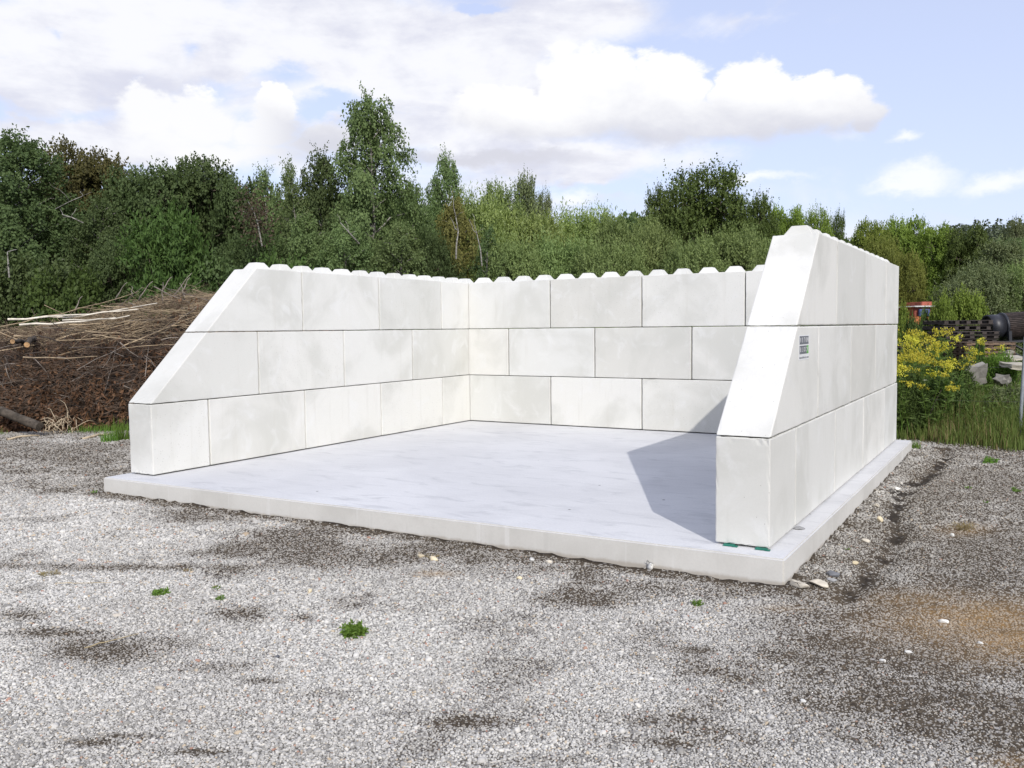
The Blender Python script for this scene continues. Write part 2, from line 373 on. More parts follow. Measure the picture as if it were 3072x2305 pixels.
def blobs_to_world(lst):
    out = []
    for u, v, ru, rv, s in lst:
        p = ground_pt(u, v)[:2]; a = ground_pt(u+ru, v)[:2]-p; b = ground_pt(u, v+rv)[:2]-p
        out.append((p, np.linalg.inv(np.stack([a, b], 1)), s))
    return out
DIRT = blobs_to_world([(1980, 1460, 340, 130, .8), (900, 1195, 450, 50, .6), (1500, 1265, 330, 26, .6), (2080, 1180, 240, 120, .7), (120, 985, 250, 26, .9), (250, 992, 90, 20, .7), (60, 1050, 250, 22, .5), (480, 1110, 170, 26, .7), (640, 1165, 170, 34, .75), (860, 1200, 230, 38, .7),
    (1150, 1230, 200, 26, .5), (260, 1226, 330, 8, .85), (230, 1402, 120, 32, 1), (120, 1368, 110, 12, .8), (350, 1390, 90, 18, .6), (40, 1330, 70, 15, .7), (440, 1440, 110, 12, .5),
    (195, 1605, 80, 10, .8), (270, 1590, 70, 8, .8), (420, 1625, 90, 9, .6), (520, 1320, 70, 14, .6), (650, 1335, 26, 8, .9), (560, 1470, 60, 8, .6), (1270, 1290, 120, 22, 1), (1130, 1330, 60, 10, .5),
    (1400, 1545, 160, 18, .35), (1380, 1600, 140, 12, .4), (1790, 1405, 170, 50, .9), (1900, 1500, 230, 42, 1), (2060, 1440, 170, 60, 1), (2190, 1520, 130, 50, 1),
    (2000, 1350, 270, 44, .6), (1880, 1285, 190, 30, .9), (1620, 1275, 160, 20, .6), (2000, 1150, 260, 140, .5), (2050, 1210, 200, 26, .5), (1980, 1640, 60, 8, .5),
    (700, 1500, 100, 10, .35), (1010, 1560, 120, 12, .4), (1200, 1640, 140, 12, .4), (1050, 1650, 60, 8, .5), (860, 1540, 60, 8, .4), (1560, 1450, 90, 12, .45), (1500, 1400, 60, 8, .4)])
RUST = blobs_to_world([(2110, 1335, 190, 48, 1), (2190, 1375, 140, 44, 1), (2000, 1295, 150, 26, .5), (2085, 1145, 50, 12, .6), (2190, 1640, 50, 20, .5), (1690, 1310, 60, 8, .4), (940, 1240, 40, 6, .7)])
def field(lst, x, y):
    q = np.zeros_like(x)
    for p, inv, s in lst:
        a = inv[0, 0]*(x-p[0])+inv[0, 1]*(y-p[1]); b = inv[1, 0]*(x-p[0])+inv[1, 1]*(y-p[1])
        q = np.maximum(q, s*np.exp(-.9*(a*a+b*b)))
    return q
def dirt_of(x, y):
    n = fbm(x*2.1+5, y*2.1, 5); n2 = fbm(x*6+50, y*6, 3)
    q = field(DIRT, x, y)
    q = q*(.55+1.0*n)+np.clip((n-.56)*2.0, 0, .4)
    e = slab_edge(x, y)
    q = np.maximum(q, np.clip((x-6.6)*1.2, 0, 1)*np.clip((y+2.3+.5*(x-7))*.8, 0, 1)*(.42+.75*n))
    q = np.maximum(q, np.clip((-x+.2)*1.0, 0, 1)*np.clip((y+1.1)*.9, 0, 1)*(.25+.9*n))
    q = np.maximum(q, np.where((x > 6.99) & (y > .1), .45, 1)*np.exp(-(np.clip(e-.07-.06*n2, 0, 9)/.12)**2)*(.75+.5*n2))
    # rut with darker ground along the right side of the slab
    off = x-7.05-(.35+.10*np.sin(y*1.3)+.25*(n-.5))
    return np.clip(q*(.55+.9*n2), 0, .8)
def dark_ground_of(x, y):  # mask that darkens the ground along the rut and the slab foot
    n = fbm(x*2.1+5, y*2.1, 5); n2 = fbm(x*6+50, y*6, 3); e = slab_edge(x, y)
    off = x-7.05-(.35+.10*np.sin(y*1.3)+.25*(n-.5))
    a = np.exp(-(np.clip(e-.02, 0, 9)/.05)**2)*np.clip(n2*2.4-.5, 0, 1)*np.where((x > 6.99) & (y > .1), .5, 1)
    return np.clip(np.maximum(a, 1.1*np.exp(-(off/(.045+.07*n2))**2)*np.where((y > -.35) & (y < 6.6), 1, 0)*np.clip(n2*4-1.35, 0, 1)), 0, 1)
def ground_z(x, y):
    e = slab_edge(x, y)
    z = base_z(x, y)+.022*(fbm(x*.9, y*.9, 3)-.5)+.010*(fbm(x*5, y*5, 3)-.5)
    off = x-7.05-(.35+.10*np.sin(y*1.3))
    z = z-.055*np.exp(-(off/.10)**2)*np.where((y > -.4) & (y < 7.3), 1, 0)
    z = z+.022*np.exp(-((e-.02)/.07)**2)*(vnoise(x*11, y*11)*1.8-.55)
    z = z+np.clip(veg_of(x, y), 0, 1.5)*.05
    return z

def gravel_ground_mat():
    m, nt, p, out = new_mat('gravel yard ground')
    t = N(nt, 'ShaderNodeTexCoord').outputs['Object']
    dirt = N(nt, 'ShaderNodeAttribute', attribute_name='dirt').outputs['Fac']
    rust = N(nt, 'ShaderNodeAttribute', attribute_name='rust').outputs['Fac']
    veg = N(nt, 'ShaderNodeAttribute', attribute_name='veg').outputs['Fac']
    vo = N(nt, 'ShaderNodeTexVoronoi', {'Scale': 62.0, 'Randomness': 1.0}); nt.links.new(t, vo.inputs['Vector'])
    vo2 = N(nt, 'ShaderNodeTexVoronoi', {'Scale': 23.0, 'Randomness': 1.0}); nt.links.new(t, vo2.inputs['Vector'])
    s = N(nt, 'ShaderNodeSeparateColor', {0: vo.outputs['Color']})
    s2 = N(nt, 'ShaderNodeSeparateColor', {0: vo2.outputs['Color']})
    stone = RAMP(nt, s.outputs[0], [(0, (.22, .21, .20)), (.4, (.31, .30, .285)), (.75, (.38, .37, .355)), (1, (.55, .53, .49))])
    stone = MIX(nt, MR(nt, vo.outputs['Distance'], .35, .62), stone, (.125, .115, .10))
    soil = MIX(nt, MR(nt, NOISE(nt, t, 38, 6, .75), .3, .7), (.030, .023, .017), (.125, .10, .070))
    peb = MIX(nt, MA(nt, 'MULTIPLY', MR(nt, s2.outputs[1], .55, .57), MR(nt, vo2.outputs['Distance'], .25, .4, 1, 0)), soil, (.36, .34, .31))
    c = MIX(nt, MR(nt, MA(nt, 'ADD', dirt, MA(nt, 'MULTIPLY', s.outputs[1], .4)), .35, .8), stone, peb)
    c = MIX(nt, MA(nt, 'MULTIPLY', rust, MR(nt, NOISE(nt, t, 14, 4, .7), .35, .6, .4, .95)), c, (.30, .185, .075))
    c = MIX(nt, MR(nt, N(nt, 'ShaderNodeAttribute', attribute_name='dark_ground').outputs['Fac'], .3, 1.0, 0, .7), c, (.016, .013, .011))
    vg = MIX(nt, NOISE(nt, t, 3, 5, .7), (.035, .04, .015), (.10, .085, .045))
    c = MIX(nt, veg, c, vg)
    setc(nt, p, c); p.inputs['Roughness'].default_value = .95; p.inputs['Specular IOR Level'].default_value = .15
    bump(nt, p, MA(nt, 'SUBTRACT', 1.0, vo.outputs['Distance']), .6, .012)
    return m
def build_ground():
    gx = np.concatenate([-9.5-np.geomspace(.3, 900, 40)[::-1], np.arange(-9.5, 12.5, .055), 12.5+np.geomspace(.3, 900, 40)])
    gy = np.concatenate([-6.5-np.geomspace(.3, 900, 30)[::-1], np.arange(-6.5, 10, .055), 10+np.geomspace(.3, 1500, 45)])
    X, Y = np.meshgrid(gx, gy); x = X.ravel(); y = Y.ravel()
    near = ((x > -11) & (x < 14) & (y > -8) & (y < 12))
    z = np.full_like(x, -.16); z[near] = ground_z(x[near], y[near])
    ins = slab_edge(x, y) < -.08; z[ins] = -.26
    nx, ny = len(gx), len(gy)
    i = (np.arange(ny-1)[:, None]*nx+np.arange(nx-1)[None]).ravel()
    f = np.stack([i, i+1, i+nx+1, i+nx], 1)
    me = mesh_np('ground', np.stack([x, y, z], 1), f, [gravel_ground_mat()], True)
    for nm, val in (('dirt', dirt_of(x, y)), ('rust', field(RUST, x, y)), ('veg', np.clip(veg_of(x, y)*3, 0, 1)), ('dark_ground', dark_ground_of(x, y))):
        a = me.attributes.new(nm, 'FLOAT', 'POINT'); a.data.foreach_set('value', val.astype(np.float32))
    link('ground', me, kind='structure')
build_ground()

def pebble_mat():
    m, nt, p, out = new_mat('pebble stone')
    tone = N(nt, 'ShaderNodeAttribute', attribute_name='tone', attribute_type='INSTANCER').outputs['Fac']
    dr = N(nt, 'ShaderNodeAttribute', attribute_name='soil', attribute_type='INSTANCER').outputs['Fac']
    ru = N(nt, 'ShaderNodeAttribute', attribute_name='ochre', attribute_type='INSTANCER').outputs['Fac']
    t = N(nt, 'ShaderNodeTexCoord').outputs['Object']
    c = RAMP(nt, tone, [(0, (.22, .212, .198)), (.18, (.37, .36, .335)), (.45, (.51, .495, .46)), (.8, (.645, .625, .58)), (.95, (.75, .72, .65)), (.965, (.56, .49, .39)), (.988, (.54, .43, .29)), (.997, (.42, .22, .16))])
    c = MIX(nt, MA(nt, 'MULTIPLY', dr, .78), c, (.135, .110, .080))
    c = MIX(nt, MA(nt, 'MULTIPLY', ru, .62), c, (.30, .19, .075))
    c = MIX(nt, MR(nt, NOISE(nt, t, 2.2, 3, .6), .3, .7, 0, .25), c, (.25, .24, .22))
    setc(nt, p, c); p.inputs['Roughness'].default_value = .8
    return m
def build_gravel():
    rng = np.random.default_rng(5)
    P, SC, TN, SO, OC, RO = [], [], [], [], [], []
    for d0, d1, pitch in ((2.6, 5.2, .0115), (5.2, 7.5, .0145), (7.5, 10.5, .019), (10.5, 17, .026)):
        gx = np.arange(-9.4, 12.4, pitch); gy = np.arange(-6.4, 9.5, pitch)
        X, Y = np.meshgrid(gx, gy); x = X.ravel(); y = Y.ravel()
        dep = (x-CAM[0])*FW[0]+(y-CAM[1])*FW[1]+(-.18-CAM[2])*FW[2]
        lat = (x-CAM[0])*RT[0]+(y-CAM[1])*RT[1]
        k = (dep > d0) & (dep <= d1) & (np.abs(lat) < dep*.60+(2.4 if d1 < 8 else 1.6))
        x = x[k]; y = y[k]
        x = x+rng.uniform(-.5, .5, len(x))*pitch; y = y+rng.uniform(-.5, .5, len(y))*pitch
        k = (slab_edge(x, y) > .012); x = x[k]; y = y[k]
        vg = veg_of(x, y); di = dirt_of(x, y)
        k = (vg < .25*rng.random(len(x))) & (rng.random(len(x)) > di*.62+np.clip(dark_ground_of(x, y), 0, 1)*.6); x = x[k]; y = y[k]; di = di[k]
        n = len(x)
        r = pitch*.54*np.exp(rng.normal(0, .24, n)); big = rng.random(n) < .012; r[big] *= rng.uniform(1.5, 2.3, big.sum())
        r *= 1-.32*di
        sc = np.stack([r*rng.uniform(.85, 1.25, n), r*rng.uniform(.7, 1.0, n), r*rng.uniform(.45, .8, n)], 1)
        z = ground_z(x, y)+sc[:, 2]*(.35-.45*di)
        P.append(np.stack([x, y, z], 1)); SC.append(sc); TN.append(rng.random(n)); SO.append(np.maximum(di, np.clip((fbm(x*.8+70, y*.8, 4)-.45)*1.2, 0, .2))); OC.append(field(RUST, x, y))
        RO.append(np.stack([rng.normal(0, .3, n), rng.normal(0, .3, n), rng.uniform(0, 6.28, n)], 1))
    P = np.concatenate(P)
    me = bpy.data.meshes.new('gravel'); me.vertices.add(len(P)); me.vertices.foreach_set('co', P.astype(np.float32).ravel())
    def attr(nm, ty, arr):
        a = me.attributes.new(nm, ty, 'POINT'); a.data.foreach_set('vector' if ty == 'FLOAT_VECTOR' else 'value', np.concatenate(arr).astype(np.float32).ravel())
    attr('scl', 'FLOAT_VECTOR', SC); attr('rot', 'FLOAT_VECTOR', RO); attr('tone', 'FLOAT', TN); attr('soil', 'FLOAT', SO); attr('ochre', 'FLOAT', OC)
    o = link('gravel', me, kind='stuff')
    ng = bpy.data.node_groups.new('scatter pebbles', 'GeometryNodeTree')
    ng.interface.new_socket('Geometry', in_out='INPUT', socket_type='NodeSocketGeometry')
    ng.interface.new_socket('Geometry', in_out='OUTPUT', socket_type='NodeSocketGeometry')
    gi = N(ng, 'NodeGroupInput'); go = N(ng, 'NodeGroupOutput')
    join = N(ng, 'GeometryNodeJoinGeometry')
    mt = pebble_mat()
    for k in range(5):
        ico = N(ng, 'GeometryNodeMeshIcoSphere', {'Radius': 1.0, 'Subdivisions': 2})
        pos = N(ng, 'GeometryNodeInputPosition').outputs[0]
        nz = N(ng, 'ShaderNodeTexNoise', {'Scale': .9, 'Detail': 1.0, 'W': k*7.3}, noise_dimensions='4D'); ng.links.new(pos, nz.inputs['Vector'])
        off = VM(ng, 'MULTIPLY', VM(ng, 'SUBTRACT', nz.outputs['Color'], (.5, .5, .5)), (1.3, 1.3, 1.0))
        sp = N(ng, 'GeometryNodeSetPosition', {'Offset': off}); ng.links.new(ico.outputs[0], sp.inputs[0])
        sm = N(ng, 'GeometryNodeSetShadeSmooth'); ng.links.new(sp.outputs[0], sm.inputs[0])
        mm = N(ng, 'GeometryNodeSetMaterial', {'Material': mt}); ng.links.new(sm.outputs[0], mm.inputs[0])
        g2i = N(ng, 'GeometryNodeGeometryToInstance'); ng.links.new(mm.outputs[0], g2i.inputs[0])
        ng.links.new(g2i.outputs[0], join.inputs[0])
    m2p = N(ng, 'GeometryNodeMeshToPoints'); ng.links.new(gi.outputs[0], m2p.inputs['Mesh'])
    iop = N(ng, 'GeometryNodeInstanceOnPoints'); ng.links.new(m2p.outputs[0], iop.inputs['Points'])
    ng.links.new(join.outputs[0], iop.inputs['Instance']); iop.inputs['Pick Instance'].default_value = True
    idx = N(ng, 'FunctionNodeRandomValue', data_type='INT'); idx.inputs[4].default_value = 0; idx.inputs[5].default_value = 4
    ng.links.new(idx.outputs[2], iop.inputs['Instance Index'])
    sa = N(ng, 'GeometryNodeInputNamedAttribute', {'Name': 'scl'}, data_type='FLOAT_VECTOR'); ng.links.new(sa.outputs[0], iop.inputs['Scale'])
    ra = N(ng, 'GeometryNodeInputNamedAttribute', {'Name': 'rot'}, data_type='FLOAT_VECTOR')
    e2r = N(ng, 'FunctionNodeEulerToRotation'); ng.links.new(ra.outputs[0], e2r.inputs[0]); ng.links.new(e2r.outputs[0], iop.inputs['Rotation'])
    ng.links.new(iop.outputs[0], go.inputs[0])
    o.modifiers.new('scatter', 'NODES').node_group = ng
    print('pebbles', len(P))
build_gravel()

# ------------------------------------------------------------------ far hill with its wood
def build_hill():
    c = at(2330, 709, 430); ax = RT.copy(); ax[2] = 0; ax /= np.linalg.norm(ax); fy = np.array([-ax[1], ax[0], 0])
    g = np.linspace(-1, 1, 61); A, B = np.meshgrid(g, g)
    def hz(a, b): return 40*np.clip(1-(a*1.0)**2-(b)**2, 0, 1)**1.1*(.82+.36*fbm(a*5+9, b*5, 4))
    x = c[0]+ax[0]*A*260+fy[0]*B*160; y = c[1]+ax[1]*A*260+fy[1]*B*160; z = hz(A, B)-.6
    n = 61; i = (np.arange(n-1)[:, None]*n+np.arange(n-1)[None]).ravel()
    me = mesh_np('hill', np.stack([x.ravel(), y.ravel(), z.ravel()], 1), np.stack([i, i+1, i+n+1, i+n], 1), [plain('forest floor', (.06, .07, .04), .9, .3, .05)], True)
    link('hill', me, kind='structure')
    rng = np.random.default_rng(8); Cn, An, Ln, Wn = [], [], [], []
    a = rng.uniform(-.97, .6, 1500); b = rng.uniform(-.95, .35, 1500); k = a*a+b*b < .93; a = a[k]; b = b[k]
    bx = c[0]+ax[0]*a*260+fy[0]*b*160; by = c[1]+ax[1]*a*260+fy[1]*b*160; bz = hz(a, b)-.6
    for q in range(len(a)):
        h = rng.uniform(7, 12); m = 70; con = rng.random() < .75
        t = rng.random(m)**.8; r = (1-t)*h*.2+.15 if con else h*.27*np.sqrt(np.clip(1-((t-.55)/.5)**2, 0.05, 1))
        th = rng.uniform(0, 6.28, m); rr = r*np.sqrt(rng.random(m))
        Cn.append(np.stack([bx[q]+rr*np.cos(th), by[q]+rr*np.sin(th), bz[q]+h*(.12+.88*t)], 1))
        An.append(np.stack([np.cos(th), np.sin(th), np.full(m, -.5 if con else .3)], 1)); Ln.append(rng.uniform(.9, 1.6, m)*h/9); Wn.append(rng.uniform(.6, 1.0, m)*h/9)
    me = leaf_mesh('hillside_wood', np.concatenate(Cn), np.concatenate(An), np.concatenate(Ln), np.concatenate(Wn), rng, [L_CONI])
    link('hillside_wood', me, kind='stuff')
build_hill()

# ------------------------------------------------------------------ trees
def tube_path(a, b, sag, rng, n=6, wob=.05):
    a = np.asarray(a, float); b = np.asarray(b, float); t = np.linspace(0, 1, n)[:, None]
    p = a+(b-a)*t; L = np.linalg.norm(b-a)
    p[:, 2] += (sag*L*(t*(1-t)*4))[:, 0]
    p[1:-1] += rng.normal(0, wob*L, (n-2, 3))*.5
    return p
def make_lobed(name, seed, H, Rr, z0, nl, clumps, twigs, per, tl, leaf, up=.3, flat=1.0, shoots=0, bark=None, stems=1, shape='round'):
    """crown of overlapping lobes covered in leafy sprays; returns (trunk mesh, crown mesh)"""
    rng = np.random.default_rng(seed); tb = Tubes()
    lob = []
    for i in range(nl):
        t = (i+.5)/nl; z = z0+(H-z0)*(.12+.78*t)
        if shape == 'round': rad = Rr*math.sqrt(max(.05, 1-((t-.42)/.66)**2))
        else: rad = Rr*(1-.55*t)
        th = i*2.4+rng.uniform(-.5, .5); rr = rad*rng.uniform(.35, .72)
        lr = (.32+.2*rng.random())*Rr*(1-.3*t)
        lob.append((rr*math.cos(th), rr*math.sin(th), min(z, H-lr*.85*flat), lr, lr, lr*.85*flat))
    lob = np.array(lob)
    w = lob[:, 3]**2; w /= w.sum()
    k = rng.choice(nl, clumps*2, p=w); dr = unit(rng.normal(size=(clumps*2, 3))); dr[:, 2] = np.where(dr[:, 2] < -.45, -dr[:, 2], dr[:, 2])
    c = lob[k, :3]+dr*lob[k, 3:6]*rng.uniform(.72, 1.04, (clumps*2, 1))
    dd = np.min(np.linalg.norm((c[:, None]-lob[None, :, :3])/lob[None, :, 3:6], axis=2)+np.where(np.arange(nl)[None] == k[:, None], 9, 0), axis=1)
    ok = np.where(dd > .72)[0][:clumps]; c = c[ok]; dr = dr[ok]
    n = len(c)*twigs
    D0 = unit(np.repeat(dr, twigs, 0)*.8+rng.normal(size=(n, 3))*.62+np.array([0, 0, up]))
    C0 = np.repeat(c, twigs, 0)+rng.normal(0, tl*.35, (n, 3))
    ln = tl*rng.uniform(.6, 1.35, n)
    if shoots:
        q = np.argsort(-(C0[:, 2]+rng.normal(0, H*.12, n)))[:shoots]; ln[q] *= rng.uniform(1.1, 1.7, shoots); D0[q] = unit(D0[q]*.35+np.array([0, 0, 1])+rng.normal(0, .2, (shoots, 3)))
    tt = np.tile(np.linspace(0, 1, per), n)+rng.normal(0, .06, n*per)
    Cc = np.repeat(C0, per, 0)+np.repeat(D0*ln[:, None], per, 0)*tt[:, None]+rng.normal(0, tl*.07, (n*per, 3))
    Aa = np.repeat(D0, per, 0)*.7+rng.normal(size=(n*per, 3))*.75
    sz = rng.uniform(.7, 1.3, n*per)
    nr = np.repeat(np.repeat(dr, twigs, 0)+D0*.4+np.array([0, 0, .35]), per, 0)
    crown = leaf_mesh(name+' crown', Cc, Aa, leaf[0]*sz, leaf[1]*sz, rng, [L_DARK], .15, nr)
    bark = bark or M_BARK
    for s in range(stems):
        bx, by = (0, 0) if stems == 1 else rng.normal(0, .25, 2)
        top = np.array([bx*4, by*4, H*.8]); pth = tube_path((bx, by, -.15), top, 0, rng, 8, .03); tb.add(pth, np.linspace(.018*H, .004*H, 8), 7)
        for i in range(s, nl, stems):
            j = min(6, max(1, int(7*(lob[i, 2]-.9)/(H*.8)*.75))); tb.add(tube_path(pth[j], lob[i, :3], .04, rng, 6, .05), np.linspace(.008*H, .0025*H, 6), 5)
            for q in np.where(k[ok] == i)[0][:5]: tb.add(tube_path(lob[i, :3], c[q], .03, rng, 4, .05), np.linspace(.003*H, .001*H, 4), 4)
    return tb.mesh(name+' trunk', [bark]), crown
def make_birch(name, seed, H, Rr, limbs, strings, per, leaf, wisp=1.0):
    """upright birch: ascending limbs with hanging leafy twigs"""
    rng = np.random.default_rng(seed); tb = Tubes()
    pth = tube_path((0, 0, -.15), (rng.normal(0, .15), rng.normal(0, .15), H*.985), 0, rng, 10, .012)
    tb.add(pth, np.linspace(.0135*H, .0015*H, 10), 7)
    C, A, SZ = [], [], []
    for i in range(limbs):
        t = (i+.5)/limbs; z = H*(.16+.80*t)
        prof = min(1, (1-t)*1.35+.03)**.66*(1-.25*max(0, .35-t)/.35)
        L = Rr*prof*rng.uniform(.72, 1.15)+.15; th = i*2.4+rng.normal(0, .35)
        a = np.array([np.interp(z, pth[:, 2], pth[:, 0]), np.interp(z, pth[:, 2], pth[:, 1]), z])
        rise = rng.uniform(.35, .85)*(1.0-.35*(1-t))
        e = a+np.array([math.cos(th)*L, math.sin(th)*L, L*rise]); e[2] = min(e[2], H*(.99+.02*rng.random()))
        lp = tube_path(a, e, .10, rng, 6, .05); tb.add(lp, np.linspace(.0055*H*(1-.6*t), .0010*H, 6), 5)
        ns = int(strings*(.35+prof))
        for s in range(ns):
            f = 1-rng.random()**1.6*.85; q = f*5; j = min(4, int(q)); p0 = lp[j]+(lp[j+1]-lp[j])*(q-j)
            p0 = p0+rng.normal(0, .12*Rr*.5, 3)
            l = rng.uniform(.35, 1.15)*Rr*.42*wisp; out = np.array([math.cos(th+rng.normal(0, 1.0)), math.sin(th+rng.normal(0, 1.0)), 0])
            u = np.linspace(0, 1, per)[:, None]
            pp = p0+out*l*.55*u+np.array([0, 0, 1])*l*(.42*u-1.15*u*u)+rng.normal(0, .05, (per, 3))
            C.append(pp); A.append(out*.3+np.array([0, 0, -.65])+rng.normal(0, .6, (per, 3))); SZ.append(rng.uniform(.7, 1.25, per))
    for s in range(26):   # fine leader twigs at the tip
        th = rng.uniform(0, 6.28); z = H*rng.uniform(.86, .985); u = np.linspace(0, 1, per)[:, None]; l = rng.uniform(.3, .8)
        pp = np.array([pth[-1, 0], pth[-1, 1], z])+np.array([math.cos(th)*l*.6, math.sin(th)*l*.6, l*.8])*u+rng.normal(0, .04, (per, 3))
        C.append(pp); A.append(rng.normal(0, .6, (per, 3))+[0, 0, .3]); SZ.append(rng.uniform(.6, 1, per))
    SZ = np.concatenate(SZ); C = np.concatenate(C)
    nr = C*[1, 1, 0]*.8/Rr+np.array([0, 0, .35])
    crown = leaf_mesh(name+' crown', C, np.concatenate(A), leaf[0]*SZ, leaf[1]*SZ, rng, [L_BIRCH], .15, nr)
    return tb.mesh(name+' trunk', [M_BIRCH]), crown
# H and R of each pattern in metres
def measured(pair):
    v = np.empty(len(pair[1].vertices)*3, np.float32); pair[1].vertices.foreach_get('co', v); v = v.reshape(-1, 3)
    return pair, float(np.percentile(v[:, 2], 99.7)), float(np.percentile(np.hypot(v[:, 0], v[:, 1]), 96))
PAT = {k: measured(q) for k, q in {
 'birch_a': make_birch('birch a', 1, 9.0, 2.0, 54, 36, 25, (.095, .068), .95),
 'birch_b': make_birch('birch b', 2, 7.5, 1.9, 46, 32, 23, (.095, .068)),
 'birch_thin': make_birch('birch thin', 3, 7.0, 1.1, 32, 18, 18, (.09, .06), 1.2),
 'broad_a': make_lobed('broad a', 4, 7.5, 3.0, 1.2, 19, 1000, 6, 10, .36, (.118, .086)),
 'broad_b': make_lobed('broad b', 5, 7.0, 3.2, .8, 20, 1000, 6, 10, .36, (.118, .086), shoots=60),
 'willow_a': make_lobed('willow a', 6, 5.5, 2.7, .4, 22, 940, 7, 9, .40, (.135, .046), up=.42, shoots=220, stems=4),
 'willow_b': make_lobed('willow b', 7, 5.0, 2.9, .3, 22, 940, 7, 9, .38, (.135, .048), up=.36, shoots=180, stems=5),
 'alder_a': make_lobed('alder a', 9, 7.5, 2.6, 1.4, 20, 900, 6, 10, .38, (.11, .078), up=.45, shoots=130),
 'fern_a': make_lobed('fern bush', 10, 4.5, 1.9, .4, 16, 620, 6, 9, .45, (.15, .06), up=.1, flat=.5),
 'shrub_a': make_lobed('shrub', 12, 2.6, 1.6, .1, 10, 560, 6, 8, .28, (.10, .07), up=.45, shoots=50, stems=3),
}.items()}
TREE_N = [0]
def tree(kind, mat, u, vtop, wpx, depth, label, name='tree', cat='tree', group=None, rz=None, zb=-.18):
    (tm, cm), H, R = PAT[kind]
    top = at(u, vtop, depth); g = at(u, 709, depth)
    sz = (top[2]-zb)/H; sx = px_to_m(wpx, depth)/(2*R)
    TREE_N[0] += 1
    o = thing(name, label, cat, (top[0], top[1], zb), (TREE_N[0]*2.4 if rz is None else rz) % 6.28, group)
    o.scale = (sx, sx, sz)
    for nm, me in (('trunk', tm), ('crown', cm)):
        c = link(nm, me, o)
        if nm == 'crown': c.material_slots[0].link = 'OBJECT'; c.material_slots[0].material = mat
    return o
g1 = 'trees along the wood edge behind the walls'
